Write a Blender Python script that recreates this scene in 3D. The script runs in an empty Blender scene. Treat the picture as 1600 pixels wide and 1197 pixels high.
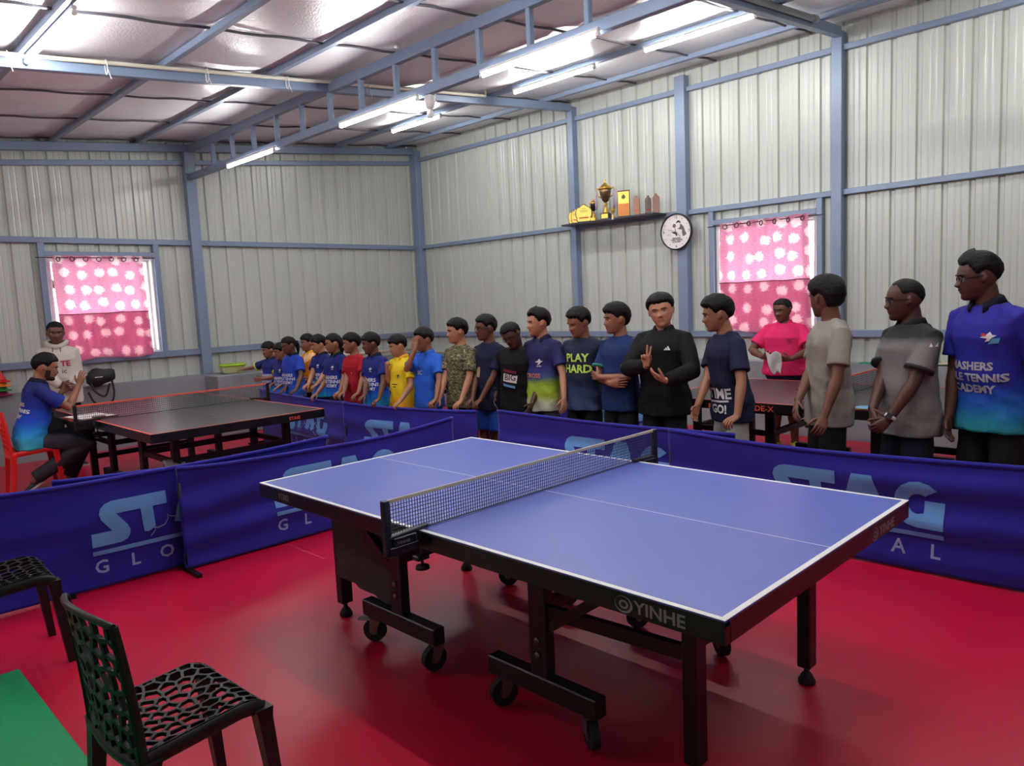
import bpy, bmesh, math, random
from mathutils import Vector, Matrix, noise
from mathutils.bvhtree import BVHTree

PI = math.pi
sc = bpy.context.scene
C = sc.collection

# ------------------------------------------------------------------ camera
cam_d = bpy.data.cameras.new('camera')
cam_d.sensor_width = 36.0
cam_d.lens = 1168.78 / 1600 * 36
cam_d.clip_start = 0.05
cam = bpy.data.objects.new('camera', cam_d)
C.objects.link(cam)
cam.matrix_world = (Matrix.Translation((2.3799, -2.5525, 1.6668)) @ Matrix.Rotation(math.radians(45.1732), 4, 'Z')
                    @ Matrix.Rotation(math.radians(83.7009), 4, 'X') @ Matrix.Rotation(math.radians(-2.6065), 4, 'Z'))
sc.camera = cam

# ------------------------------------------------------------------ world: even overcast sky
SKY = 10.0
w = bpy.data.worlds.new('overcast_sky')
sc.world = w
w.use_nodes = True
wn = w.node_tree.nodes
wn['Background'].inputs[0].default_value = (0.90, 0.95, 1.0, 1)
wn['Background'].inputs[1].default_value = SKY

TUBE = 80.0          # emission of the LED tubes of the hall
sc.view_settings.view_transform = 'Standard'
sc.view_settings.look = 'None'
sc.view_settings.gamma = 1.0
sc.view_settings.exposure = 0.80
sc.view_settings.use_curve_mapping = False

# ------------------------------------------------------------------ helpers
def tag(o, label=None, cat=None, group=None, kind=None):
    if label: o['label'] = label
    if cat: o['category'] = cat
    if group: o['group'] = group
    if kind: o['kind'] = kind
    return o

def empty(name, loc=(0, 0, 0), rz=0.0, parent=None):
    o = bpy.data.objects.new(name, None)
    o.empty_display_size = 0.1
    C.objects.link(o)
    o.location = loc
    o.rotation_euler = (0, 0, rz)
    if parent: o.parent = parent
    return o

def thing(name, label, cat, loc=(0, 0, 0), rz=0.0, group=None):
    return tag(empty(name, loc, rz), label, cat, group)

def link_mesh(name, me, mat=None, parent=None, smooth=False):
    o = bpy.data.objects.new(name, me)
    C.objects.link(o)
    if parent: o.parent = parent
    if mat is not None:
        for m in (mat if isinstance(mat, (list, tuple)) else [mat]): me.materials.append(m)
    if smooth:
        me.polygons.foreach_set('use_smooth', [True] * len(me.polygons))
    return o

class MB:
    """collects shapes, builds ONE mesh object"""
    def __init__(s): s.v = []; s.f = []; s.m = []
    def add(s, vs, fs, mi=0):
        b = len(s.v)
        s.v += [tuple(v) for v in vs]
        s.f += [tuple(b + i for i in f) for f in fs]
        s.m += [mi] * len(fs)
        return s
    def box(s, x0, x1, y0, y1, z0, z1, mi=0, M=None, ch=0.0):
        if ch <= 0:
            vs = [(x, y, z) for z in (z0, z1) for y in (y0, y1) for x in (x0, x1)]
            fs = [(0, 2, 3, 1), (4, 5, 7, 6), (0, 1, 5, 4), (2, 6, 7, 3), (0, 4, 6, 2), (1, 3, 7, 5)]
        else:
            c = min(ch, .49 * (x1 - x0), .49 * (y1 - y0), .49 * (z1 - z0))
            bm = bmesh.new()
            vs8 = [bm.verts.new((x, y, z)) for z in (z0, z1) for y in (y0, y1) for x in (x0, x1)]
            for f in [(0, 2, 3, 1), (4, 5, 7, 6), (0, 1, 5, 4), (2, 6, 7, 3), (0, 4, 6, 2), (1, 3, 7, 5)]:
                bm.faces.new([vs8[i] for i in f])
            bmesh.ops.bevel(bm, geom=list(bm.edges), offset=c, segments=1, profile=.5, affect='EDGES')
            bm.verts.index_update()
            vs = [v.co[:] for v in bm.verts]
            fs = [[v.index for v in f.verts] for f in bm.faces]
            bm.free()
        if M is not None: vs = [(M @ Vector(v))[:] for v in vs]
        return s.add(vs, fs, mi)
    def bar(s, a, b, wx, wy, mi=0, up=(0, 0, 1), ch=0.0):
        """rectangular bar from a to b; wx across, wy along 'up'"""
        a = Vector(a); b = Vector(b); d = b - a; L = d.length; d.normalize()
        u = Vector(up)
        if abs(d.dot(u)) > .98: u = Vector((1, 0, 0))
        x = d.cross(u).normalized(); u = x.cross(d).normalized()
        M = Matrix.Translation(a) @ Matrix((x, u, d)).transposed().to_4x4()
        # columns x,u,d -> local (x,y,z)
        return s.box(-wx / 2, wx / 2, -wy / 2, wy / 2, 0, L, mi, M, ch)
    def tube(s, pts, radii, n=8, mi=0, caps=True):
        pts = [Vector(p) for p in pts]
        if not isinstance(radii, list): radii = [radii] * len(pts)
        rings = []
        prev = None
        for i, p in enumerate(pts):
            d = (pts[min(i + 1, len(pts) - 1)] - pts[max(i - 1, 0)])
            if d.length < 1e-9: d = Vector((0, 0, 1))
            d.normalize()
            if prev is None:
                u = Vector((0, 0, 1)) if abs(d.z) < .9 else Vector((0, 1, 0))
                x = d.cross(u).normalized()
            else:
                x = (prev - d * prev.dot(d))
                x = x.normalized() if x.length > 1e-6 else d.orthogonal().normalized()
            prev = x
            y = d.cross(x)
            r = radii[i]
            rx, ry = (r, r) if not hasattr(r, '__len__') else r
            rings.append([p + x * (rx * math.cos(2 * PI * k / n)) + y * (ry * math.sin(2 * PI * k / n)) for k in range(n)])
        return s.loft(rings, mi, caps)
    def loft(s, rings, mi=0, caps=True, closed=True):
        n = len(rings[0])
        vs = [v for r in rings for v in r]
        fs = []
        for i in range(len(rings) - 1):
            for k in range(n if closed else n - 1):
                a = i * n + k; b = i * n + (k + 1) % n
                fs.append((a, b, b + n, a + n))
        if caps and closed:
            fs.append(tuple(range(n - 1, -1, -1)))
            fs.append(tuple((len(rings) - 1) * n + k for k in range(n)))
        return s.add(vs, fs, mi)
    def lathe(s, prof, n=24, c=(0, 0, 0), mi=0, M=None, caps=True):
        rings = []
        for r, z in prof:
            ring = [Vector((r * math.cos(2 * PI * k / n), r * math.sin(2 * PI * k / n), z)) for k in range(n)]
            if M is not None: ring = [M @ v for v in ring]
            rings.append([v + Vector(c) for v in ring])
        return s.loft(rings, mi, caps)
    def disc(s, c, nrm, r, n=20, mi=0, th=0.004):
        nrm = Vector(nrm).normalized()
        return s.tube([Vector(c), Vector(c) + nrm * th], r, n, mi)
    def prism(s, poly, th, M, mi=0):
        """2D polygon (x,y) extruded by th along z, placed by M (triangulated caps)"""
        bm = bmesh.new()
        vs = [bm.verts.new((p[0], p[1], 0)) for p in poly]
        f = bm.faces.new(vs); f.normal_update()
        bmesh.ops.triangulate(bm, faces=[f])
        bm.verts.index_update()
        tri = [[v.index for v in q.verts] for q in bm.faces]
        n = len(poly)
        bm.free()
        V = [M @ Vector((p[0], p[1], 0)) for p in poly] + [M @ Vector((p[0], p[1], th)) for p in poly]
        F = [tuple(t[::-1]) for t in tri] + [tuple(i + n for i in t) for t in tri]
        F += [(i, (i + 1) % n, (i + 1) % n + n, i + n) for i in range(n)]
        return s.add(V, F, mi)
    def build(s, name, mat=None, parent=None, smooth=False, auto=None, recalc=True):
        me = bpy.data.meshes.new(name)
        me.from_pydata(s.v, [], s.f)
        if recalc:
            bm = bmesh.new(); bm.from_mesh(me)
            bmesh.ops.recalc_face_normals(bm, faces=bm.faces)
            bm.to_mesh(me); bm.free()
        o = link_mesh(name, me, mat, parent, smooth)
        if max(s.m, default=0) > 0: me.polygons.foreach_set('material_index', s.m)
        if auto is not None:
            me.polygons.foreach_set('use_smooth', [True] * len(me.polygons))
            me.set_sharp_from_angle(angle=math.radians(auto))
        me.update()
        return o

# ------------------------------------------------------------------ materials
MATS = {}
def lin(c):
    return tuple(((x / 255) / 12.92 if x / 255 <= .04045 else ((x / 255 + .055) / 1.055) ** 2.4) for x in c)

def mat(name, col, rough=.5, metal=0.0, spec=.5, var=0.0, vscale=6.0, bump=0.0, bscale=40.0, bdist=.01, coat=0.0, sheen=0.0):
    """principled material; col is sRGB 0-255; var: noise variation of the colour"""
    if name in MATS: return MATS[name]
    m = bpy.data.materials.new(name); m.use_nodes = True
    nt = m.node_tree; N = nt.nodes; L = nt.links
    b = N['Principled BSDF']
    c = lin(col)
    b.inputs['Base Color'].default_value = (*c, 1)
    b.inputs['Roughness'].default_value = rough
    b.inputs['Metallic'].default_value = metal
    b.inputs['Specular IOR Level'].default_value = spec
    if coat: b.inputs['Coat Weight'].default_value = coat
    if sheen: b.inputs['Sheen Weight'].default_value = sheen
    tc = N.new('ShaderNodeTexCoord')
    if var > 0:
        n = N.new('ShaderNodeTexNoise'); n.inputs['Scale'].default_value = vscale; n.inputs['Detail'].default_value = 4
        r = N.new('ShaderNodeMix'); r.data_type = 'RGBA'
        r.inputs[6].default_value = (*[x * (1 - var) for x in c], 1)
        r.inputs[7].default_value = (*[min(1, x * (1 + var)) for x in c], 1)
        L.new(tc.outputs['Object'], n.inputs['Vector']); L.new(n.outputs['Fac'], r.inputs[0]); L.new(r.outputs[2], b.inputs['Base Color'])
    if bump > 0:
        n2 = N.new('ShaderNodeTexNoise'); n2.inputs['Scale'].default_value = bscale; n2.inputs['Detail'].default_value = 3
        bp = N.new('ShaderNodeBump'); bp.inputs['Strength'].default_value = bump; bp.inputs['Distance'].default_value = bdist
        L.new(tc.outputs['Object'], n2.inputs['Vector']); L.new(n2.outputs['Fac'], bp.inputs['Height']); L.new(bp.outputs['Normal'], b.inputs['Normal'])
    MATS[name] = m
    return m

def emit(name, col, s):
    m = bpy.data.materials.new(name); m.use_nodes = True
    b = m.node_tree.nodes['Principled BSDF']
    b.inputs['Base Color'].default_value = (.9, .9, .9, 1)
    b.inputs['Emission Color'].default_value = (*col, 1)
    b.inputs['Emission Strength'].default_value = s
    return m

M_WALL = mat('cladding_paint', (193, 198, 191), .36, .10, .5, var=.04, vscale=2.5, bump=.08, bscale=60)
M_STEEL = mat('blue_steel_paint', (126, 144, 170), .38, .1, .5, var=.06, vscale=8)
M_PLINTH = mat('grey_plaster', (140, 146, 153), .7, 0, .3, var=.08, vscale=3, bump=.15, bscale=25)
M_FLOOR = mat('red_vinyl', (190, 14, 52), .33, 0, .5, var=.06, vscale=5, bump=.12, bscale=260, bdist=.002)
M_GREEN = mat('green_vinyl', (18, 140, 84), .42, 0, .4, var=.05, vscale=8, bump=.12, bscale=240, bdist=.002)
M_FOIL = mat('foil_insulation', (230, 229, 233), .30, .18, .5, var=.08, vscale=4, bump=.35, bscale=55, bdist=.01)
M_SEAM = mat('foil_seam', (88, 86, 96), .6, .2)
M_BLACK = mat('black_steel', (16, 15, 18), .42, .2, .5)
M_BLKSATIN = mat('black_satin_edge', (20, 17, 20), .34, .0, .5)
M_RUBBER = mat('rubber', (20, 19, 19), .7)
M_METAL = mat('zinc_bracket', (120, 112, 104), .4, .7)
M_TBLUE = mat('table_blue', (64, 86, 182), .42, 0, .85, var=.05, vscale=4, bump=.05, bscale=320, bdist=.001)
M_TDARK = mat('table_charcoal', (50, 48, 52), .35, 0, .5, var=.06, vscale=4, bump=.05, bscale=320, bdist=.001)
M_WHITE = mat('white_line', (238, 238, 236), .45)
M_ORANGE = mat('orange_line', (235, 92, 62), .45)
M_CREAM = mat('net_tape_cream', (196, 188, 168), .7)
M_NET = mat('net_cord', (40, 44, 62), .7)
M_NAVY = mat('navy_plastic', (22, 27, 48), .35)
M_CLOTH = mat('barrier_cloth', (36, 32, 150), .78, 0, .25, var=.08, vscale=3, bump=.12, bscale=220, bdist=.002, sheen=.15)
M_LOGO = mat('barrier_print', (104, 160, 222), .75, 0, .2, var=.07, vscale=9)
M_LOGO2 = mat('barrier_print_small', (150, 168, 214), .75, 0, .2, var=.07, vscale=9)
M_SILVER = mat('silver_print', (150, 148, 150), .5)
M_TUBE = emit('led_tube', (1.0, .985, .96), TUBE)
M_WPLAST = mat('white_plastic', (226, 226, 224), .4)
M_PIPE = mat('cream_conduit', (206, 202, 184), .45)
M_CHAIRB = mat('black_chair_plastic', (18, 17, 18), .42, 0, .4)
M_CHAIRR = mat('red_chair_plastic', (222, 34, 30), .38, 0, .5)

# ------------------------------------------------------------------ text
def text_poly(body, size, align='CENTER', spacing=1.0, shear=0.0, bold=0.0, xs=1.0, res=2):
    """verts (x,y) and faces of a text, built-in font"""
    cu = bpy.data.curves.new('t', 'FONT')
    cu.body = body; cu.size = size; cu.align_x = align; cu.align_y = 'CENTER'
    cu.space_character = spacing; cu.shear = shear; cu.offset = bold; cu.resolution_u = res
    o = bpy.data.objects.new('t', cu)
    C.objects.link(o)
    dg = bpy.context.evaluated_depsgraph_get()
    me = bpy.data.meshes.new_from_object(o.evaluated_get(dg))
    V = [(v.co.x * xs, v.co.y) for v in me.vertices]
    F = [tuple(p.vertices) for p in me.polygons]
    bpy.data.objects.remove(o); bpy.data.curves.remove(cu); bpy.data.meshes.remove(me)
    return V, F

def text_on(mb, body, size, M, mi=0, th=0.0, **k):
    V, F = text_poly(body, size, **k)
    mb.add([(M @ Vector((x, y, th))) for x, y in V], F, mi)

def frame(o, x, y):
    """matrix whose local x,y axes are the given world directions"""
    x = Vector(x).normalized(); y = Vector(y); y = (y - x * x.dot(y)).normalized(); z = x.cross(y)
    return Matrix.Translation(Vector(o)) @ Matrix((x, y, z)).transposed().to_4x4()
# ================================================================== the hall
XB, YR = -8.10, 5.70            # steel frame plane: back wall, right wall
XS, YS = -8.20, 5.80            # cladding plane
XE, YE = 4.6, -4.6              # the ends behind the camera
PLH = 0.83                      # plinth height
def zroof(y): return 4.39 - .092 * (5.6 - y)

floor = empty('floor'); tag(floor, kind='structure')
mb = MB(); mb.box(XS - .3, XE + .3, YE - .3, YS + .3, -.10, 0.0); mb.build('red_flooring', M_FLOOR, floor)
mb = MB(); mb.box(-1.80, XE, YE, -1.85, 0.0, .004); mb.build('green_flooring', M_GREEN, floor)
M_TAPE = mat('seam_tape', (206, 60, 84), .5)
mb = MB(); mb.box(-2.5, -2.0, -.056, -.044, 0.0, .001); mb.build('seam_tape', M_TAPE, floor)

def groove_profile(s0, s1, pitch=.24, gw=.060, bw=.034, dep=.026):
    """points (s, d) along the sheet; d>0 is outward groove"""
    pts = {round(s0, 4): None, round(s1, 4): None}
    k0 = int(math.floor(s0 / pitch)) - 1; k1 = int(math.ceil(s1 / pitch)) + 1
    def d(s):
        t = (s / pitch) % 1.0 * pitch - pitch / 2
        a = abs(t)
        if a <= bw / 2: return dep
        if a <= gw / 2: return dep * (1 - (a - bw / 2) / (gw / 2 - bw / 2))
        # two faint stiffening beads on the pan
        b = abs(a - pitch * .38)
        return .0035 * max(0, 1 - b / .012) if b < .012 else 0.0
    ss = [s0, s1]
    for k in range(k0, k1):
        c = k * pitch + pitch / 2
        for q in (-gw / 2, -bw / 2, bw / 2, gw / 2, -pitch * .38 - .012, -pitch * .38, -pitch * .38 + .012, pitch * .38 - .012, pitch * .38, pitch * .38 + .012):
            if s0 < c + q < s1: ss.append(c + q)
    ss = sorted(set(round(x, 5) for x in ss))
    return [(x, d(x)) for x in ss]

def sheet(parent, to_world, s0, s1, zb, zt, lap):
    pr = groove_profile(s0, s1)
    n = len(pr); V = []; F = []
    for (s, d) in pr:
        V.append(to_world(s, d + lap, zb)); V.append(to_world(s, d + lap, zt(s) if callable(zt) else zt))
    for i in range(n - 1): F.append((2 * i, 2 * i + 2, 2 * i + 3, 2 * i + 1))
    mb = MB(); mb.add(V, F)
    o = mb.build('cladding_sheet', M_WALL, parent, recalc=False)
    sm = o.modifiers.new('thickness', 'SOLIDIFY'); sm.thickness = .004; sm.offset = 0
    return o

def clad(parent, to_world, a, b, ztop, windows):
    """sheets of .96 m with openings (s0,s1,z0,z1)"""
    cuts = []
    s = math.floor(a / .96) * .96
    while s < b:
        cuts.append(s); s += .96
    cuts = [max(a, c) for c in cuts] + [b]
    i = 0
    for c0, c1 in zip(cuts[:-1], cuts[1:]):
        if c1 - c0 < 1e-3: continue
        pieces = [(c0, c1)]
        edges = sorted(set([c0, c1] + [e for wd in windows for e in wd[:2] if c0 < e < c1]))
        for e0, e1 in zip(edges[:-1], edges[1:]):
            wd = [q for q in windows if q[0] - 1e-6 <= e0 and e1 <= q[1] + 1e-6]
            lap = .0015 * (i % 2)
            if wd:
                sheet(parent, to_world, e0, e1, PLH - .02, wd[0][2], lap)
                sheet(parent, to_world, e0, e1, wd[0][3], ztop, lap)
            else:
                sheet(parent, to_world, e0, e1, PLH - .02, ztop, lap)
        i += 1

WR = (-2.36, -1.13, 1.175, 2.46)      # window in the right wall (x0,x1,z0,z1)
WBK = (0.0, 1.27, 1.185, 2.46)        # window in the back wall (y0,y1,z0,z1)
FULLH = 4.42

# ---- right wall
wr = empty('wall_right'); tag(wr, kind='structure')
clad(wr, lambda s, d, z: (s, YS + d, z), XS, XE, FULLH, [WR])
mb = MB(); mb.box(XS, XE, 5.60, YS + .12, 0, PLH); mb.build('plinth', M_PLINTH, wr)
def member(parent, name, a, b, wx, wy, up=(0, 0, 1), m=None):
    mb = MB(); mb.bar(a, b, wx, wy, 0, up, .004)
    return mb.build(name, m or M_STEEL, parent)
for x, wd in ((XB, .16), (-4.55, .09), (-2.79, .14), (-.889, .11), (1.05, .12), (2.9, .12)):
    member(wr, 'column', (x, 5.75, PLH), (x, 5.75, 4.30), wd, .12, (0, 1, 0))
for z, hh in ((1.145, .075), (2.655, .06), (4.135, .06)):
    xs = [XB, -4.55, -2.79, -.889, 1.05, 2.9, XE]
    for x0, x1 in zip(xs[:-1], xs[1:]):
        member(wr, 'girt', (x0 + .05, 5.765, z), (x1 - .05, 5.765, z), .06, hh)
for x in (-2.41, -1.09):
    member(wr, 'window_post', (x, 5.765, 1.18), (x, 5.765, 2.625), .065, .06, (0, 1, 0))
member(wr, 'window_rail', (-2.38, 5.762, 2.49), (-1.12, 5.762, 2.49), .06, .06)

# ---- back wall (sheet coordinate is y)
wb = empty('wall_back'); tag(wb, kind='structure')
clad(wb, lambda s, d, z: (XS - d, s, z), YE, YS, lambda s: min(FULLH, zroof(s) + .02), [WBK])
mb = MB(); mb.box(XS - .12, -8.0, YE, YS, 0, PLH); mb.build('plinth', M_PLINTH, wb)
mb = MB(); mb.box(-8.0, -7.58, 1.74, 2.45, 0, PLH - .004, ch=.01); mb.build('plinth_pier', M_PLINTH, wb)
for y, wd in ((1.838, .14), (-2.02, .14)):
    member(wb, 'column', (-8.15, y, PLH), (-8.15, y, zroof(y) - .1), wd, .12, (1, 0, 0))
for z, hh in ((1.155, .085), (2.655, .07)):
    ys = [YR, 1.838, -2.02, YE]
    for y1, y0 in zip(ys[:-1], ys[1:]):
        member(wb, 'girt', (-8.165, y0 + .05, z), (-8.165, y1 - .05, z), .06, hh)
for yy in ((YR - .05, 1.90), (1.78, -1.95), (-2.09, YE)):
    member(wb, 'girt', (-8.165, yy[0], zroof(yy[0]) - .30), (-8.165, yy[1], zroof(yy[1]) - .30), .06, .065)
for y in (-.045, 1.30):
    member(wb, 'window_post', (-8.165, y, 1.19), (-8.165, y, 2.625), .075, .06, (1, 0, 0))
member(wb, 'window_rail', (-8.162, -.02, 2.49), (-8.162, 1.27, 2.49), .06, .055)
mb = MB(); mb.tube([(-7.97, 2.6, .92), (-7.97, 5.6, .92)], .03, 8); mb.build('ledge_pipe', M_PIPE, wb, True)

# ---- the two walls behind the camera
wf = empty('wall_front'); tag(wf, kind='structure')
clad(wf, lambda s, d, z: (XE + d, s, z), YE, YS, lambda s: min(FULLH, zroof(s) + .02), [])
mb = MB(); mb.box(XE - .2, XE + .12, YE, YS, 0, PLH); mb.build('plinth', M_PLINTH, wf)
wl = empty('wall_left'); tag(wl, kind='structure')
clad(wl, lambda s, d, z: (s, YE - d, z), XS, XE, zroof(YE) + .02, [])
mb = MB(); mb.box(XS, XE, YE - .12, YE + .2, 0, PLH); mb.build('plinth', M_PLINTH, wl)

# ---- ceiling: foil-faced roof sheets, purlins, rafters, truss
ce = empty('ceiling'); tag(ce, kind='structure')
PUR = [5.20, 4.20, 3.1, 1.98, 1.19, .19, -.90, -2.0, -3.1, -4.2]
seam0 = -3.50
xs = []
x = seam0
while x > XS: x -= 1.15
xs = [XS]; x += 1.15
while x < XE: xs.append(x); x += 1.15
xs.append(XE)
PS = sorted(PUR + [YS + .05, YE - .05])
for x0, x1 in zip(xs[:-1], xs[1:]):
    V = []; F = []
    nx, ny = 7, 66
    for j in range(ny + 1):
        y = YE - .05 + (YS - YE + .1) * j / ny
        k = max(i for i in range(len(PS)) if PS[i] <= y + 1e-6); k = min(k, len(PS) - 2)
        t = (y - PS[k]) / (PS[k + 1] - PS[k])
        for i in range(nx + 1):
            xx = x0 + (x1 - x0) * i / nx
            u = i / nx
            sag = .030 * math.sin(PI * t) ** .8 * (.55 + .45 * math.sin(PI * u))
            wob = .010 * noise.noise(Vector((xx * 2.2, y * 2.2, 3)))
            edge = .006 if i in (0, nx) else 0
            V.append((xx, y, zroof(y) + .004 - sag + wob * math.sin(PI * t) + edge))
    for j in range(ny):
        for i in range(nx):
            a = j * (nx + 1) + i
            F.append((a, a + nx + 1, a + nx + 2, a + 1))
    mb = MB(); mb.add(V, F); mb.build('roof_sheet', M_FOIL, ce, True, recalc=False)
for x in xs[1:-1]:
    V = []; F = []
    mb = MB(); mb.tube([(x, YE + (YS - YE) * j / 60, zroof(YE + (YS - YE) * j / 60) - .012 - .014 * abs(math.sin(j * .8))) for j in range(61)], (.016, .010), 6)
    mb.build('seam_strip', M_SEAM, ce, True)
for y in PUR:
    if y == 1.98: continue
    member(ce, 'purlin', (XS + .02, y, zroof(y) - .042), (XE, y, zroof(y) - .042), .055, .055)
for x in (XB - .02, -4.55, -.87, 2.9):
    member(ce, 'rafter', (x, YR, zroof(YR) - .115), (x, YE, zroof(YE) - .115), .075, .10)
# flat truss running along the hall
tr = empty('truss', parent=ce)
YT = 1.86
ztop, zbot = zroof(YT) - .12, 3.555
member(tr, 'top_chord', (XB, YT, ztop), (XE, YT, ztop), .06, .10)
member(tr, 'bottom_chord', (XB, YT, zbot), (XE, YT, zbot), .06, .085)
x = -7.39
while x < XE:
    member(tr, 'truss_vertical', (x, YT, zbot + .04), (x, YT, ztop - .04), .045, .05, (0, 1, 0)); x += .57

# outer roof + ground outside, so daylight only comes through the windows
out = empty('exterior'); tag(out, kind='structure')
M_OUTW = mat('outside_white_wall', (226, 228, 226), .7)
M_TIN = mat('outside_tin', (110, 104, 100), .5, .3)
M_WOOD = mat('outside_timber', (112, 84, 62), .7, var=.2)
M_GRD = mat('outside_concrete', (176, 172, 164), .8)
mb = MB(); mb.box(XS - .6, XE + .4, YE - .5, YS + .6, 4.62, 4.66); mb.build('roof_deck', M_TIN, out)
mb = MB(); mb.box(-16, 9, -9, 14, -.3, -.12); mb.build('yard', M_GRD, out)
# neighbouring white wall beyond each window, with a tin eave on timber brackets above
mb = MB(); mb.box(-11.3, -11.1, -3, 4, -.12, 2.05); mb.build('neighbour_wall', M_OUTW, out)
mb = MB(); mb.box(-6, 3, 8.9, 9.1, -.12, 2.05); mb.build('neighbour_wall', M_OUTW, out)
mb = MB(); mb.bar((-8.9, -3, 2.62), (-8.9, 4, 2.62), 1.1, .03); mb.build('eave_sheet', M_TIN, out)
mb = MB(); mb.bar((-6, 6.45, 2.62), (3, 6.45, 2.62), 1.1, .03); mb.build('eave_sheet', M_TIN, out)
for y in (.1, 1.02): 
    mb = MB(); mb.bar((-9.4, y, 2.55), (-8.35, y, 2.10), .06, .06); mb.build('eave_bracket', M_WOOD, out)
for x in (-2.1, -1.2):
    mb = MB(); mb.bar((x, 6.9, 2.55), (x, 5.95, 2.15), .06, .06); mb.build('eave_bracket', M_WOOD, out)

# ---- windows: white frame, sliding panes
M_GLASS = bpy.data.materials.new('window_glass'); M_GLASS.use_nodes = True
nt = M_GLASS.node_tree; nt.nodes.clear()
_o = nt.nodes.new('ShaderNodeOutputMaterial'); _t = nt.nodes.new('ShaderNodeBsdfTransparent'); _g = nt.nodes.new('ShaderNodeBsdfGlossy'); _m = nt.nodes.new('ShaderNodeMixShader')
_t.inputs[0].default_value = (.93, .96, .95, 1); _g.inputs['Roughness'].default_value = .02; _m.inputs[0].default_value = .06
nt.links.new(_t.outputs[0], _m.inputs[1]); nt.links.new(_g.outputs[0], _m.inputs[2]); nt.links.new(_m.outputs[0], _o.inputs[0])
M_WFRAME = mat('window_frame_white', (222, 224, 224), .4)

def window(name, M, w_, z0, z1):
    """M maps (s, depth outward, z)"""
    root = empty(name); tag(root, kind='structure')
    fr = MB()
    def bx(mb, a, b, c, d, e, f):
        vs = [M(x, y, z) for z in (e, f) for y in (c, d) for x in (a, b)]
        mb.add(vs, [(0, 2, 3, 1), (4, 5, 7, 6), (0, 1, 5, 4), (2, 6, 7, 3), (0, 4, 6, 2), (1, 3, 7, 5)])
    t = .035
    bx(fr, 0, t, -.02, .12, z0, z1); bx(fr, w_ - t, w_, -.02, .12, z0, z1); bx(fr, t, w_ - t, -.02, .12, z0, z0 + t); bx(fr, t, w_ - t, -.02, .12, z1 - t, z1)
    fr.build('window_frame', M_WFRAME, root)
    for a, b, dp in ((t, w_ * .52, .04), (w_ * .48, w_ - t, .08)):
        sh = MB(); q = .028
        bx(sh, a, a + q, dp, dp + .025, z0 + t, z1 - t); bx(sh, b - q, b, dp, dp + .025, z0 + t, z1 - t)
        bx(sh, a + q, b - q, dp, dp + .025, z0 + t, z0 + t + q); bx(sh, a + q, b - q, dp, dp + .025, z1 - t - q, z1 - t)
        so = sh.build('sash', M_WFRAME, root)
        g = MB(); bx(g, a + q, b - q, dp + .010, dp + .014, z0 + t + q, z1 - t - q); g.build('pane', M_GLASS, so)
    return root
window('window_1', lambda s, d, z: (XS - .0 - d, WBK[0] + s, z), WBK[1] - WBK[0], WBK[2], WBK[3])
window('window_2', lambda s, d, z: (WR[0] + s, YS + d, z), WR[1] - WR[0], WR[2], WR[3])

# ---- curtains
def curtain_mat():
    m = bpy.data.materials.new('pink_floral_curtain'); m.use_nodes = True
    nt = m.node_tree; N = nt.nodes; L = nt.links
    b = N['Principled BSDF']; out_ = N['Material Output']
    tc = N.new('ShaderNodeTexCoord')
    mp = N.new('ShaderNodeMapping'); mp.inputs['Scale'].default_value = (5.2, 5.2, 1)
    L.new(tc.outputs['UV'], mp.inputs['Vector'])
    # chrysanthemum spots on a staggered lattice, with ragged petals
    vo = N.new('ShaderNodeTexVoronoi'); vo.voronoi_dimensions = '2D'; vo.inputs['Scale'].default_value = 1.0; vo.inputs['Randomness'].default_value = .45
    nz = N.new('ShaderNodeTexNoise'); nz.inputs['Scale'].default_value = 42; nz.inputs['Detail'].default_value = 3
    L.new(tc.outputs['UV'], nz.inputs['Vector'])
    L.new(mp.outputs['Vector'], vo.inputs['Vector'])
    ad = N.new('ShaderNodeMath'); ad.operation = 'MULTIPLY_ADD'; ad.inputs[1].default_value = .42; 
    L.new(nz.outputs['Fac'], ad.inputs[0]); L.new(vo.outputs['Distance'], ad.inputs[2])
    rp = N.new('ShaderNodeValToRGB')
    rp.color_ramp.elements[0].position = .44; rp.color_ramp.elements[0].color = (1, 1, 1, 1)
    rp.color_ramp.elements[1].position = .55; rp.color_ramp.elements[1].color = (0, 0, 0, 1)
    L.new(ad.outputs[0], rp.inputs[0])
    n2 = N.new('ShaderNodeTexNoise'); n2.inputs['Scale'].default_value = 60; n2.inputs['Detail'].default_value = 2
    mp2 = N.new('ShaderNodeMapping'); mp2.inputs['Scale'].default_value = (.5, 1.6, 1)
    L.new(tc.outputs['UV'], mp2.inputs['Vector']); L.new(mp2.outputs['Vector'], n2.inputs['Vector'])
    base = N.new('ShaderNodeMix'); base.data_type = 'RGBA'
    base.inputs[6].default_value = (*lin((186, 96, 130)), 1); base.inputs[7].default_value = (*lin((224, 152, 178)), 1)
    L.new(n2.outputs['Fac'], base.inputs[0])
    mx = N.new('ShaderNodeMix'); mx.data_type = 'RGBA'; mx.inputs[7].default_value = (*lin((240, 206, 210)), 1)
    L.new(rp.outputs[0], mx.inputs[0]); L.new(base.outputs[2], mx.inputs[6])
    L.new(mx.outputs[2], b.inputs['Base Color']); b.inputs['Roughness'].default_value = .8
    tl = N.new('ShaderNodeBsdfTranslucent'); L.new(mx.outputs[2], tl.inputs[0])
    ms = N.new('ShaderNodeMixShader'); ms.inputs[0].default_value = .5
    L.new(b.outputs[0], ms.inputs[1]); L.new(tl.outputs[0], ms.inputs[2])
    L.new(ms.outputs[0], out_.inputs[0])
    return m
M_CURT = curtain_mat()
M_RING = mat('eyelet_ring', (92, 60, 62), .35, .6)
M_CORD = mat('curtain_cord', (120, 60, 70), .7)

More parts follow.
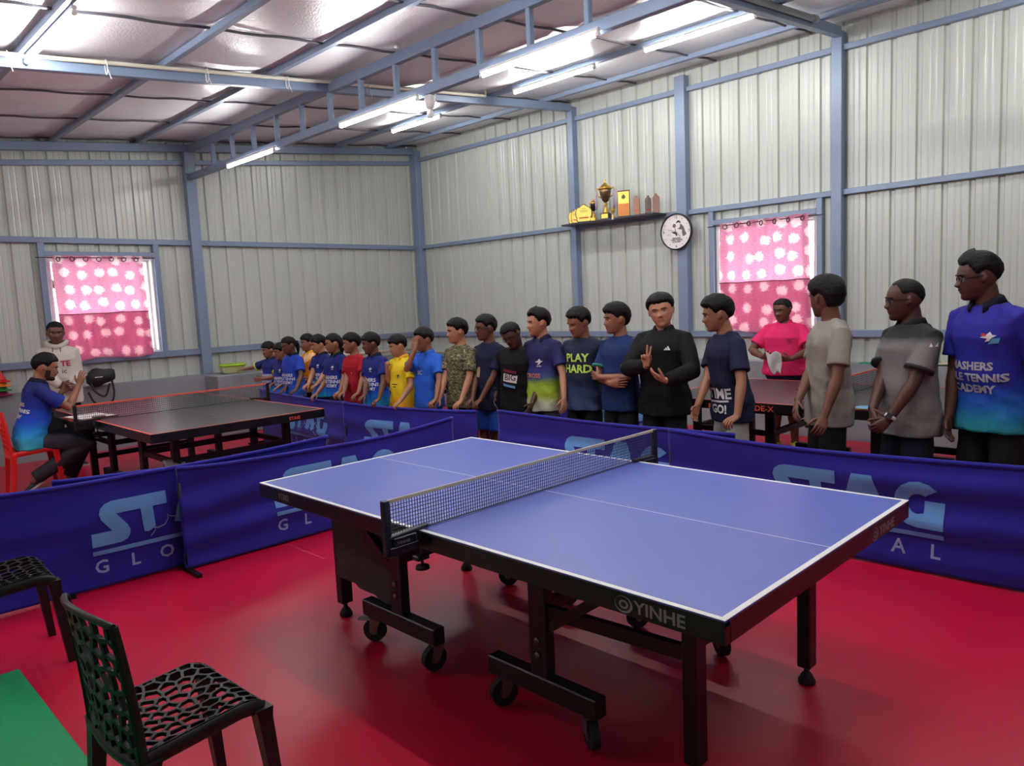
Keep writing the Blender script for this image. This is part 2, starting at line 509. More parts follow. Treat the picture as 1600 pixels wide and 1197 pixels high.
def curtain(label, P, w0, w1, h, zt, sway, seed):
    """P(s, depth inward, z): a cloth of width w0 at the top and w1 at the bottom, upper sheet plus the turned-up lower layer"""
    root = thing('window_curtain', label, 'curtain', P(w0 / 2, 0, zt - h))
    inv = Matrix.Translation(-Vector(P(w0 / 2, 0, zt - h)))
    nu, nv = 60, 40
    def surf(u, v, off):
        ph = u * 6.3 * 2 * PI / 1.0
        amp = .020 * (1 - .35 * v) * (1 + .5 * noise.noise(Vector((u * 3, v * 2, seed))))
        dd = .05 + amp * math.sin(ph + 1.6 * noise.noise(Vector((u * 2, v * 1.5, seed + 7)))) + .02 * noise.noise(Vector((u * 4, v * 4, seed + 3))) * v
        wv = w0 + (w1 - w0) * v
        s = sway * v ** 1.3 + u * wv
        z = zt - v * h - .02 * v * math.sin(u * 9 + seed) * (v > .95) + .012 * noise.noise(Vector((u * 5, v, seed)))
        return inv @ Vector(P(s, dd + off, z))
    def cloth(name, v0, v1, off):
        V = []; F = []; UV = []
        m = max(6, int(nv * (v1 - v0)))
        for j in range(m + 1):
            for i in range(nu + 1):
                u = i / nu; v = v0 + (v1 - v0) * j / m
                V.append(surf(u, v, off)); UV.append((u * w0 + seed * .31, v * h))
        for j in range(m):
            for i in range(nu):
                a = j * (nu + 1) + i; F.append((a, a + 1, a + nu + 2, a + nu + 1))
        me = bpy.data.meshes.new(name); me.from_pydata(V, [], F)
        uv = me.uv_layers.new(name='UVMap')
        for lp in me.loops: uv.data[lp.index].uv = UV[lp.vertex_index]
        return link_mesh(name, me, M_CURT, root, True)
    cloth('curtain_cloth', 0, 1, 0)
    cloth('turned_up_layer', .555, .995, -.018)
    for k in range(7):
        u = (k + .5) / 7
        c = surf(u, .035, .012); t = MB()
        a = (surf(u + .01, .035, 0) - surf(u - .01, .035, 0)).normalized(); b_ = Vector((0, 0, 1))
        t.tube([c + a * .026 * math.cos(q * PI / 8) + b_ * .026 * math.sin(q * PI / 8) for q in range(17)], .006, 6, caps=False)
        t.build('eyelet', M_RING, root, True)
    t = MB(); t.tube([surf(i / 30, .555, .006) for i in range(31)], .006, 6); t.build('tie_cord', M_CORD, root, True)
    t = MB(); t.tube([inv @ Vector(P(-.16, .055, zt - .028)), inv @ Vector(P(w0 + .16, .055, zt - .028))], .006, 6); t.build('hanging_wire', M_RING, root, True)
    return root
curtain('pink curtain with white flowers, hanging over the window behind the white hoodie', lambda s, d, z: (-8.125 + d, .03 + s, z), 1.06, 1.04, 1.30, 2.465, .05, 1.0)
curtain('pink curtain with white flowers, hanging behind the pink polo shirt', lambda s, d, z: (-2.255 + s, 5.725 - d, z), 1.08, 1.12, 1.28, 2.465, -.01, 4.0)

# ---- LED tubes
def tube_light(a, b, label, group='LED batten tubes under the roof', base=(0, 0, 1), gap=.034):
    a = Vector(a); b = Vector(b)
    root = thing('tube_light', label, 'tube light', (a + b) / 2, 0, group)
    o = -(a + b) / 2
    up = Vector(base)
    d = (b - a).normalized()
    m = MB(); m.bar(a + o + up * gap, b + o + up * gap, .034, .026, 0, up, .004); m.build('batten', M_WPLAST, root)
    m = MB(); m.tube([a + o + d * .02, b + o - d * .02], .014, 12); m.build('tube', M_TUBE, root, True)
    for p, q in ((a, 1), (b, -1)):
        m = MB(); m.tube([p + o, p + o + d * q * .028], .017, 12); m.bar(p + o + d * q * .012, p + o + d * q * .012 + up * gap, .02, .02, 0, d); m.build('end_cap', M_WPLAST, root)
    return root
def zt(y): return zroof(y) - .072 - .05
tube_light((-4.50, -.87, zt(-.87)), (-3.22, -.87, zt(-.87)), 'lit tube on the roof purlin at the top left corner')
YL = 1.80; ZL = 3.485
tube_light((-6.88, YL, ZL), (-5.66, YL, ZL), 'lit tube at the end of the truss by the back wall')
tube_light((-4.30, YL, ZL), (-3.02, YL, ZL), 'lit tube on the truss beside the lamp holder')
tube_light((-2.20, YL, ZL), (-.98, YL, ZL), 'largest lit tube under the middle of the truss')
Y4 = 4.13
tube_light((-6.55, Y4, zt(Y4)), (-5.45, Y4, zt(Y4)), 'small lit tube on the purlin, farthest into the corner')
tube_light((-4.10, Y4, zt(Y4)), (-2.85, Y4, zt(Y4)), 'lit tube on the purlin between the truss and the trophy shelf wall')
tube_light((-2.22, Y4, zt(Y4)), (-.98, Y4, zt(Y4)), 'lit tube on the purlin above the wall clock')
# unseen tubes needed for light: seen rows carried on, middle row inferred from shadow
tube_light((.35, YL, ZL), (1.6, YL, ZL), 'lit tube on the truss over the blue table end')
tube_light((.6, Y4, zt(Y4)), (1.85, Y4, zt(Y4)), 'lit tube on the purlin above the tall man')
for x, lb in ((-1.9, 'over the left end of the blue table'), (.2, 'over the right end of the blue table'), (2.3, 'over the camera')):
    tube_light((x, .19, zt(.19)), (x + 1.25, .19, zt(.19)), 'lit tube on the middle purlin ' + lb)
for x, lb in ((-6.2, 'behind the red chair'), (-4.0, 'beyond the left edge')):  # added row out of view, fill light for faces and the left barrier
    tube_light((x, -3.05, zt(-3.05)), (x + 1.25, -3.05, zt(-3.05)), 'unseen fill tube added on the near side purlin ' + lb)

# ---- cable conduit on the rafter, lamp holder
root = thing('cable_conduit', 'cream plastic pipe tied along the roof rafter', 'pipe', (-4.48, 1.5, 3.9))
m = MB()
pts = [(-4.47, y, zroof(y) - .115 + .035) for y in (-4.4, -2, 0, 1.5, 3, 4.02)]
o_ = Vector((-4.48, 1.5, 3.9))
m.tube([Vector(p) - o_ for p in pts] + [Vector((-4.47, 4.02, zroof(4.02) - .0)) - o_], .018, 8)
m.build('pipe', M_PIPE, root, True)
for y in (-1.0, -.3, .55, 1.35, 2.3, 3.2):
    m = MB(); z = zroof(y) - .115
    m.tube([Vector((-4.47 + .03 * math.cos(t), y, z + .0 + .06 * math.sin(t))) - o_ for t in [k * PI / 6 for k in range(13)]], .004, 5, caps=False)
    m.tube([Vector((-4.44, y, z - .02)) - o_, Vector((-4.43, y + .02, z - .10)) - o_], .003, 5); m.build('cable_tie', M_WPLAST, root)
root = thing('cable_conduit', 'grey metal conduit strapped under the roof rafter above the clock wall', 'pipe', (-.80, 4.2, 4.1))
m = MB(); m.tube([(0, -2.6, zroof(1.6) - 4.1 - .10), (0, .75, zroof(4.95) - 4.1 - .10)], .03, 8); m.build('pipe', mat('grey_conduit', (140, 146, 150), .4), root, True)
m = MB(); m.tube([(0, .70, zroof(4.9) - 4.1 - .10), (0, .78, zroof(4.98) - 4.1 - .10)], .038, 8); m.build('pipe_cap', mat('grey_conduit', (140, 146, 150), .4), root, True)
root = thing('lamp_holder', 'white lamp holder with small bulb below the truss', 'lamp', (-2.93, 1.86, 3.40))
m = MB(); m.lathe([(.02, .11), (.045, .10), (.05, .05), (.035, .0), (.02, -.015)], 14); m.build('socket', M_WPLAST, root, True)
m = MB(); m.lathe([(.012, -.015), (.03, -.04), (.032, -.065), (.018, -.09), (.002, -.095)], 14); m.build('bulb', mat('bulb_glass', (240, 240, 238), .2), root, True)
# ================================================================== table-tennis tables
def caster(parent, x, y, z_top, rot, brake=False):
    c = empty('caster', (x, y, 0), rot, parent)
    m = MB()
    m.tube([(0, -.016, .062), (0, .016, .062)], .058, 20); m.build('wheel', M_RUBBER, c, auto=40)
    m = MB(); m.tube([(0, -.020, .062), (0, .020, .062)], .022, 14); m.build('hub', M_METAL, c, auto=40)
    m = MB()
    for s in (-1, 1):
        m.add([(-.02, s * .022, .06), (.02, s * .022, .06), (.045, s * .022, .125), (-.012, s * .022, .125), (-.02, s * .026, .06), (.02, s * .026, .06), (.045, s * .026, .125), (-.012, s * .026, .125)],
              [(0, 1, 2, 3), (4, 7, 6, 5), (0, 4, 5, 1), (1, 5, 6, 2), (2, 6, 7, 3), (3, 7, 4, 0)])
    m.box(-.012, .045, -.026, .026, .121, .127)
    m.lathe([(.022, .127), (.022, z_top)], 12, (.02, 0, 0))
    m.build('fork', M_METAL, c)
    if brake:
        m = MB(); m.box(-.085, -.005, -.022, .022, .112, .122, ch=.003); m.build('brake_pedal', M_METAL, c)

def net_set(parent, top_mat, cord_mat, post_mat, band=.012, cell=.0135, ztab=.76, brand=None):
    """net across local y at x=0"""
    n = empty('net', (0, 0, 0), 0, parent)
    m = MB()
    y0, y1, z0, z1 = -.905, .905, ztab + .006, ztab + .1525
    r = .0011
    ny = int((y1 - y0) / cell); nz = int((z1 - z0 - band) / cell)
    for i in range(ny + 1):
        y = y0 + (y1 - y0) * i / ny
        m.box(-r, r, y - r, y + r, z0, z1)
    for k in range(nz + 1):
        z = z0 + (z1 - z0 - band) * k / nz
        m.box(-r, r, y0, y1, z - r, z + r)
    o = m.build('mesh_cords', cord_mat, n); o['kind'] = 'stuff'
    m = MB(); m.box(-.004, .004, y0, y1, z1 - band, z1 + .002, ch=.001); m.build('top_tape', top_mat, n)
    m = MB(); m.tube([(0, y0, z0), (0, y1, z0)], .003, 6); m.build('bottom_cord', post_mat, n)
    for s in (-1, 1):
        p = empty('net_post', (0, s * .915, 0), 0, n)
        m = MB(); m.box(-.014, .014, -.014, .014, ztab - .07, ztab + .155, ch=.003); m.build('post', post_mat, p)
        m = MB()
        m.bar((0, -s * .0, ztab + .002), (0, -s * .20, ztab + .012), .03, .016, 0, ch=.003)
        m.box(-.02, .02, min(0, -s * .14), max(0, -s * .14), ztab - .07, ztab - .035, ch=.003)
        m.box(-.02, .02, min(-s * .02, -s * .13), max(-s * .02, -s * .13), ztab - .036, ztab + .0, ch=.003)
        m.box(-.02, .02, min(-s * .13, -s * .19), max(-s * .13, -s * .19), ztab - .125, ztab - .105, ch=.003)
        m.tube([(0, -s * .165, ztab - .16), (0, -s * .165, ztab - .02)], .006, 8)
        m.build('clamp', post_mat, p)
        m = MB(); m.lathe([(.012, ztab - .15), (.028, ztab - .152), (.030, ztab - .165), (.010, ztab - .17)], 12, (0, -s * .165, 0)); m.build('screw_knob', M_RUBBER, p, True)
        if brand and s < 0:
            m = MB(); text_on(m, brand, .018, frame((.0205, .065, ztab - .022), (0, 1, 0), (0, 0, 1)), xs=1.25); m.build('print', M_SILVER, p)

def table_top(parent, top, line, edge, apron, th=.022, ap=.075, lw=.02, center=.003, gap=.004):
    L, W, Z = 1.37, .7625, .76
    for s in (-1, 1):
        half = empty('table_half', (0, 0, 0), 0, parent)
        x0, x1 = (gap / 2, L) if s > 0 else (-L, -gap / 2)
        m = MB(); m.box(x0, x1, -W, W, Z - th, Z, ch=.0015); m.build('playing_surface', top, half)
        m = MB(); e = .0006
        m.box(x0, x1, -W, -W + lw, Z, Z + e); m.box(x0, x1, W - lw, W, Z, Z + e)
        xe0, xe1 = (L - lw, L) if s > 0 else (-L, -L + lw)
        m.box(xe0, xe1, -W + lw, W - lw, Z, Z + e)
        xa, xb = (x0, x1 - lw) if s > 0 else (x0 + lw, x1)
        m.box(xa, xb, -center / 2, center / 2, Z, Z + e)
        m.build('white_lines' if line is M_WHITE else 'orange_lines', line, half)
        m = MB(); t = .03
        m.box(x0, x1, -W - .0008, -W + t, Z - ap, Z - .004, ch=.002); m.box(x0, x1, W - t, W + .0008, Z - ap, Z - .004, ch=.002)
        xo0, xo1 = (L - t, L + .0008) if s > 0 else (-L - .0008, -L + t)
        m.box(xo0, xo1, -W + t, W - t, Z - ap, Z - .004, ch=.002)
        xi0, xi1 = (x0, x0 + t) if s > 0 else (x1 - t, x1)
        m.box(xi0, xi1, -W + t, W - t, Z - ap, Z - th, ch=.002)
        m.build('apron', apron, half)

def swirl_logo(m, M, r, mi=0):
    for k, (r0, r1) in enumerate(((r * .72, r), (r * .30, r * .52))):
        V = []; F = []; n = 28
        for i in range(n):
            a = 2 * PI * i / n
            w_ = 1 if k else (.55 + .45 * math.sin(a + 2.2))
            V += [M @ Vector((r1 * math.cos(a), r1 * .8 * math.sin(a), 0)), M @ Vector(((r1 - (r1 - r0) * w_) * math.cos(a), (r1 - (r1 - r0) * w_) * .8 * math.sin(a), 0))]
        for i in range(n):
            j = (i + 1) % n; F.append((2 * i, 2 * j, 2 * j + 1, 2 * i + 1))
        m.add(V, F, mi)

# ---- the blue match table
T = thing('table_tennis_table', 'blue table tennis table on black wheeled frame with white lines', 'table')
table_top(T, M_TBLUE, M_WHITE, M_BLKSATIN, M_BLKSATIN)
net_set(T, M_CREAM, M_NET, M_NAVY, brand='YINHE')
for sx in (-1, 1):
    for y in (-.465, .415):
        lg = empty('leg', (sx * 1.085, y, 0), 0, T)
        m = MB(); m.box(-.028, .028, -.034, .034, .075, .69, ch=.004); m.build('post', M_BLACK, lg)
        m = MB(); m.lathe([(.034, 0), (.036, .012), (.022, .04), (.012, .05), (.010, .085)], 14); m.build('adjustable_foot', M_RUBBER, lg, True)
    fr = empty('undercarriage', (sx * .46, 0, 0), 0, T)
    for y in (-.545, .40):
        bx = -.28; 
        m = MB(); m.box(-.285, .285, y - .032, y + .032, .135, .215, ch=.005); m.build('base_bar', M_BLACK, fr)
        m = MB(); m.box(-.045, .045, y - .025, y + .025, .21, .69, ch=.004); m.build('upright', M_BLACK, fr)
        for q in (.30, .36):
            m = MB(); m.disc((-.0, y - .026, q), (0, -1, 0), .013, 12, 0, .006); m.build('bolt', M_METAL, fr, True)
        m = MB(); m.bar((sx * .03, y, .48), (sx * .62, y + (.08 if y < 0 else .015), .46), .03, .05); m.build('side_rail', M_BLACK, fr)
        m = MB(); m.bar((sx * .02, y, .40), (sx * .42, y, .68), .028, .04); m.build('brace', M_BLACK, fr)
    m = MB(); m.bar((-.02, -.53, .47), (-.02, .40, .47), .04, .05); m.build('cross_rail', M_BLACK, fr)
    m = MB(); m.bar((sx * .62, -.46, .50), (sx * .62, .41, .50), .035, .05); m.build('cross_rail', M_BLACK, fr)
    for y in (-.545, .40):
        for x, rt in ((-.23, .5 if sx < 0 else 1.2), (.235, 1.4 if sx < 0 else 2.6)):
            caster(fr, x, y, .14, rt, brake=(x < 0 and sx < 0))
# ball bag under the net end
V = []; F = []
m = MB()
rings = []
for k in range(7):
    z = .62 - .36 * k / 6
    b_ = .012 + .02 * math.sin(PI * k / 6) + (.018 if k == 6 else 0)
    rings.append([Vector((-1.05 + .50 * i / 9, -.505 - b_ * (.7 + .3 * math.sin(i * 1.9 + k)), z - .05 * (i / 9) * k / 6)) for i in range(10)] +
                 [Vector((-1.05 + .50 * i / 9, -.495 + b_, z - .05 * (i / 9) * k / 6)) for i in range(9, -1, -1)])
m.loft(rings); m.build('ball_catch_cloth', mat('grey_bag_cloth', (58, 48, 47), .8, var=.15, vscale=12, bump=.2, bscale=30), T, auto=50)
m = MB(); text_on(m, 'Y1302', .042, frame((-1.11, -.7642, .72), (1, 0, 0), (0, 0, 1)), bold=.0006); m.build('print', M_SILVER, T)
m = MB(); text_on(m, 'YINHE', .056, frame((1.155, -.7642, .718), (1, 0, 0), (0, 0, 1)), xs=1.12, bold=.0012); swirl_logo(m, frame((1.025, -.7642, .718), (1, 0, 0), (0, 0, 1)), .034); m.build('print', M_SILVER, T)
m = MB(); text_on(m, 'YINHE', .052, frame((1.3716, .50, .714), (0, 1, 0), (0, 0, 1)), xs=1.1, bold=.001); swirl_logo(m, frame((1.3716, .372, .714), (0, 1, 0), (0, 0, 1)), .032); m.build('print', M_SILVER, T)
m = MB(); m.bar((.90, -.30, .60), (1.07, -.42, .45), .03, .012); m.build('red_latch', mat('red_latch', (150, 18, 24), .4), T)

def black_table(label, x, y, rz, side_text, end_text, simple=False, group='charcoal practice tables'):
    t = thing('table_tennis_table', label, 'table', (x, y, 0), rz, group)
    table_top(t, M_TDARK, M_ORANGE, M_BLKSATIN, M_BLKSATIN, lw=.018, center=.003)
    net_set(t, M_ORANGE, mat('net_cord_dark', (52, 40, 46), .7), M_BLACK, cell=.017)
    for sx in (-1, 1):
        for yy in (-.50, .50):
            lg = empty('leg', (sx * 1.12, yy, 0), 0, t)
            m = MB(); m.box(-.03, .03, -.03, .03, .05, .69, ch=.004); m.build('post', M_BLACK, lg)
            m = MB(); m.lathe([(.03, 0), (.03, .015), (.012, .03), (.012, .06)], 12); m.build('adjustable_foot', M_RUBBER, lg, True)
        fr = empty('undercarriage', (sx * .42, 0, 0), 0, t)
        for yy in (-.52, .52):
            m = MB(); m.box(-.04, .04, yy - .025, yy + .025, .2, .69, ch=.004); m.build('upright', M_BLACK, fr)
            m = MB(); m.box(-.25, .25, yy - .03, yy + .03, .13, .20, ch=.004); m.build('base_bar', M_BLACK, fr)
            m = MB(); m.bar((0, yy, .47), (sx * .70, yy, .47), .03, .045); m.build('side_rail', M_BLACK, fr)
            for xx in (-.2, .2): caster(fr, xx, yy, .135, 1.0 + xx)
        for xx, zz in ((sx * .70, .47), (sx * .70, .25)):
            m = MB(); m.bar((xx, -.48, zz), (xx, .48, zz), .035, .05); m.build('cross_rail', M_BLACK, fr)
        m = MB(); m.bar((0, -.5, .47), (0, .5, .47), .035, .05); m.build('cross_rail', M_BLACK, fr)
    if side_text:
        m = MB(); text_on(m, side_text, .062, frame((-.42, -.7642, .715), (1, 0, 0), (0, 0, 1)), xs=1.15, bold=.001); m.build('print', M_ORANGE, t)
    if end_text:
        m = MB(); text_on(m, end_text, .040, frame((1.3716, .46, .715), (0, 1, 0), (0, 0, 1)), xs=1.1, bold=.001); m.build('print', M_ORANGE, t)
    m = MB(); m.box(-.85, -.70, -.7650, -.7642, .69, .73); m.build('orange_sticker', M_ORANGE, t)
    return t
black_table('charcoal table tennis table with orange edges, beside the seated man', -5.03, .25, 0, None, 'STAG')
black_table('charcoal table tennis table with orange edges, in front of the pink polo shirt', -.04, 3.79, 0, '200 DE-X', None)
black_table('charcoal table tennis table mostly hidden behind the row of children', -5.05, 3.86, 0, None, None)

# ================================================================== cloth barriers with the printed logo
def subdivide_poly(polys, maxlen):
    """2D polygons -> verts, tris with short edges"""
    bm = bmesh.new()
    for poly in polys:
        f = bm.faces.new([bm.verts.new((x, y, 0)) for x, y in poly]); f.normal_update()
    bmesh.ops.triangulate(bm, faces=list(bm.faces))
    for _ in range(6):
        es = [e for e in bm.edges if e.calc_length() > maxlen]
        if not es: break
        bmesh.ops.subdivide_edges(bm, edges=es, cuts=1)
        bmesh.ops.triangulate(bm, faces=[f for f in bm.faces if len(f.verts) > 3])
    bm.verts.index_update()
    V = [(v.co.x, v.co.y) for v in bm.verts]; F = [[v.index for v in f.verts] for f in bm.faces]
    bm.free()
    return V, F

LOGO_ST = [(.455, .27), (.13, .27), (.09, .258), (.062, .235), (.052, .20), (.06, .165), (.117, .085), (0, .085), (0, 0), (.165, 0), (.20, .012), (.218, .040), (.222, .07), (.208, .105), (.15, .187),
           (.292, .187), (.302, .035), (.33, .030), (.372, .055), (.367, .187), (.455, .187)]
LOGO_A = [(.490, .055), (.555, .27), (.672, .27), (.735, .06), (.70, .045), (.66, .035), (.625, .125), (.590, .04), (.54, .045)]
_g = []
for k in range(0, 15):
    a = math.radians(42 + k * 22.5); _g.append((.925 + .135 * math.cos(a), .135 + .135 * math.sin(a)))
_g = _g[:13]
LOGO_G = _g[:11] + [(1.06, .0), (1.06, .155), (.955, .155), (.955, .085), (.915, .085)]
_in = []
for k in range(0, 9):
    a = math.radians(262 - k * 26); _in.append((.925 + .058 * math.cos(a), .135 + .058 * math.sin(a)))
LOGO_G = LOGO_G[:-1] + _in
LOGO_BAR = [(0, -.055), (1.06, -.055), (1.06, -.027), (0, -.027)]
DEER = [(.34, -.005), (.37, .03), (.36, .045), (.39, .04), (.43, .05), (.455, .085), (.45, .115), (.47, .095), (.52, .085), (.58, .07), (.64, .06), (.69, .075), (.72, .11), (.735, .135), (.75, .11), (.79, .095), (.80, .085), (.77, .085), (.745, .075), (.72, .035), (.76, .02), (.80, -.01)]

def barrier(label, a, b, seed, top0=.70, sag=.05, overlap=None, feet=True, logo=True, hl=.0, lu=.72):
    """cloth panel from a to b (the logo reads on the side to the right-hand of a->b ... towards the camera)"""
    a = Vector((*a, 0)); b = Vector((*b, 0))
    L = (b - a).length; d = (b - a).normalized(); nrm = Vector((d.y, -d.x, 0))       # print side
    t = thing('barrier_panel', label, 'barrier', a, 0, 'blue cloth court barriers')
    def top(u): return top0 - sag * 4 * u * (1 - u) * (1 + .15 * math.sin(u * 7 + seed)) - hl * u
    def disp(s, z):
        v = z / .7
        amp = .016
        f = amp * math.sin(z * 26 + 1.3 * math.sin(s * 1.7 + seed) + seed) * (.6 + .4 * math.sin(s * 2.1 + seed * 3))
        f += .02 * noise.noise(Vector((s * 1.3, z * 4, seed))) + .008 * noise.noise(Vector((s * 5, z * 11, seed + 5)))
        return f * math.sin(PI * min(max(v, 0.02), .98)) ** .6
    def pos(s, z, off): return d * s + nrm * (disp(s, z) + off) + Vector((0, 0, z))
    V = []; F = []; nu, nv = 90, 36
    for j in range(nv + 1):
        for i in range(nu + 1):
            u = i / nu; z = .012 + (top(u) - .012) * j / nv
            V.append(pos(u * L, z, 0))
    for j in range(nv):
        for i in range(nu):
            q = j * (nu + 1) + i; F.append((q, q + 1, q + nu + 2, q + nu + 1))
    m = MB(); m.add(V, F)
    cl = m.build('cloth', M_CLOTH, t, True, recalc=False)
    so = cl.modifiers.new('thickness', 'SOLIDIFY'); so.thickness = .004; so.offset = -1 if False else 0
    m = MB(); m.tube([pos(i / 40 * L, top(i / 40), 0) for i in range(41)], .014, 8); m.build('top_hem', M_CLOTH, t, True)
    for s in (.012, L - .012):
        m = MB(); m.tube([d * s - nrm * .012, d * s - nrm * .012 + Vector((0, 0, top(s / L)))], .011, 8); m.build('pole', M_BLACK, t, True)
        if feet:
            m = MB(); m.bar(d * s - nrm * .20 + Vector((0, 0, .012)), d * s + nrm * .20 + Vector((0, 0, .012)), .03, .022); m.build('foot_bar', M_BLACK, t)
    m = MB(); m.tube([d * .01 - nrm * .014 + Vector((0, 0, .03)), d * (L - .01) - nrm * .014 + Vector((0, 0, .03))], .008, 6); m.build('bottom_rail', M_BLACK, t, True)
    if logo:
        def put(polys, name, mt, off=.0065):
            V2, F2 = subdivide_poly(polys, .032)
            m = MB(); m.add([pos(lu + x, .27 + y, off) for x, y in V2], F2)
            me = m.build(name, mt, t, recalc=False)
        put([LOGO_ST], 'logo_print', M_LOGO); put([LOGO_A], 'logo_print', M_LOGO); put([LOGO_G], 'logo_print', M_LOGO); put([LOGO_BAR], 'logo_print', M_LOGO)
        m = MB(); m.tube([pos(lu + x, .27 + y, .004) for x, y in DEER], .003, 4); m.build('deer_outline_print', M_LOGO2, t)
        for i, ch in enumerate('GLOBAL'):
            V2, F2 = text_poly(ch, .115, align='CENTER', bold=.002)
            m = MB(); m.add([pos(lu + .045 + i * .194 + x, .135 + y, .0035) for x, y in V2], F2); m.build('letter_print', M_LOGO2, t, recalc=False)
    return t
barrier('blue cloth barrier nearest the bottom left corner, logo cut off by the next panel', (-2.66, -1.93), (-2.60, .40), 1.0, .705, .035, lu=.67)
barrier('blue cloth barrier behind the left end of the blue table', (-2.53, -.76), (-2.52, 1.57), 2.3, .685, .055, lu=.66)
barrier('small blue cloth barrier standing just behind the left panels, rounded end showing', (-2.80, -1.4), (-2.70, .46), 3.1, .69, .03, logo=False, hl=.04)
barrier('blue cloth barrier the bigger boys lean over behind the net', (-2.45, 2.05), (-.13, 2.06), 4.2, .685, .015, lu=.745)
barrier('blue cloth barrier in front of the three men at the far side of the table', (-.62, 2.00), (1.71, 2.02), 5.5, .685, .035, lu=.735)
barrier('blue cloth barrier the children in red and yellow shirts lean on', (-4.33, 1.63), (-2.57, 1.90), 6.6, .69, .02, lu=.28)
barrier('blue cloth barrier beside the charcoal table, smallest children behind it', (-6.64, 1.86), (-4.31, 1.66), 7.7, .69, .03, lu=.80)
barrier('blue cloth barrier far behind the boys, seen between their waists', (-2.52, 2.55), (-2.45, 4.85), 8.1, .70, .03)

# ================================================================== perforated plastic chairs
def voronoi_cells(w_, h_, nx, ny, seed):
    rnd = random.Random(seed)
    P = []
    for j in range(-1, ny + 1):
        for i in range(-1, nx + 1):
            P.append(((i + .5 + (.5 if j % 2 else 0) - .25 + rnd.uniform(-.28, .28)) * w_ / nx, (j + .5 + rnd.uniform(-.28, .28)) * h_ / ny))
    cells = []
    for a, p in enumerate(P):
        poly = [(0, 0), (w_, 0), (w_, h_), (0, h_)]
        for b_, q in enumerate(P):
            if a == b_ or (q[0] - p[0]) ** 2 + (q[1] - p[1]) ** 2 > (4 * max(w_ / nx, h_ / ny)) ** 2: continue
            mx, my = (p[0] + q[0]) / 2, (p[1] + q[1]) / 2; dx, dy = q[0] - p[0], q[1] - p[1]
            new = []
            for k in range(len(poly)):
                A = poly[k]; B = poly[(k + 1) % len(poly)]
                fa = (A[0] - mx) * dx + (A[1] - my) * dy; fb = (B[0] - mx) * dx + (B[1] - my) * dy
                if fa <= 0: new.append(A)
                if fa * fb < 0:
                    tt = fa / (fa - fb); new.append((A[0] + (B[0] - A[0]) * tt, A[1] + (B[1] - A[1]) * tt))
            poly = new
            if len(poly) < 3: break
        if len(poly) >= 3: cells.append(poly)
    return cells

def lattice(surf, w_, h_, nx, ny, seed, rib, th):
    """perforated sheet: every cell a rounded hole between ribs"""
    m = MB()
    for poly in voronoi_cells(w_, h_, nx, ny, seed):
        ar = sum(poly[k][0] * poly[(k + 1) % len(poly)][1] - poly[(k + 1) % len(poly)][0] * poly[k][1] for k in range(len(poly))) / 2
        if abs(ar) < 1.5e-5: continue
        cx = sum(p[0] for p in poly) / len(poly); cy = sum(p[1] for p in poly) / len(poly)
        outer = []; 
        for k in range(len(poly)):
            A = poly[k]; B = poly[(k + 1) % len(poly)]
            outer += [A, ((A[0] + B[0]) / 2, (A[1] + B[1]) / 2)]
        R = math.sqrt(abs(ar) / PI)
        inner = []
        for (x, y) in outer:
            dx, dy = x - cx, y - cy; l = math.hypot(dx, dy)
            k = max(.15, (min(l, R * 1.25) - rib) / max(l, 1e-6)); inner.append((cx + dx * k, cy + dy * k))
        n = len(outer)
        V = [surf(x, y, 0) for x, y in outer] + [surf(x, y, 0) for x, y in inner] + [surf(x, y, -th) for x, y in inner] + [surf(x, y, -th) for x, y in outer]
        F = []
        for k in range(n):
            j = (k + 1) % n
            F += [(k, j, n + j, n + k), (n + k, n + j, 2 * n + j, 2 * n + k), (2 * n + k, 2 * n + j, 3 * n + j, 3 * n + k)]
        m.add(V, F)
    return m

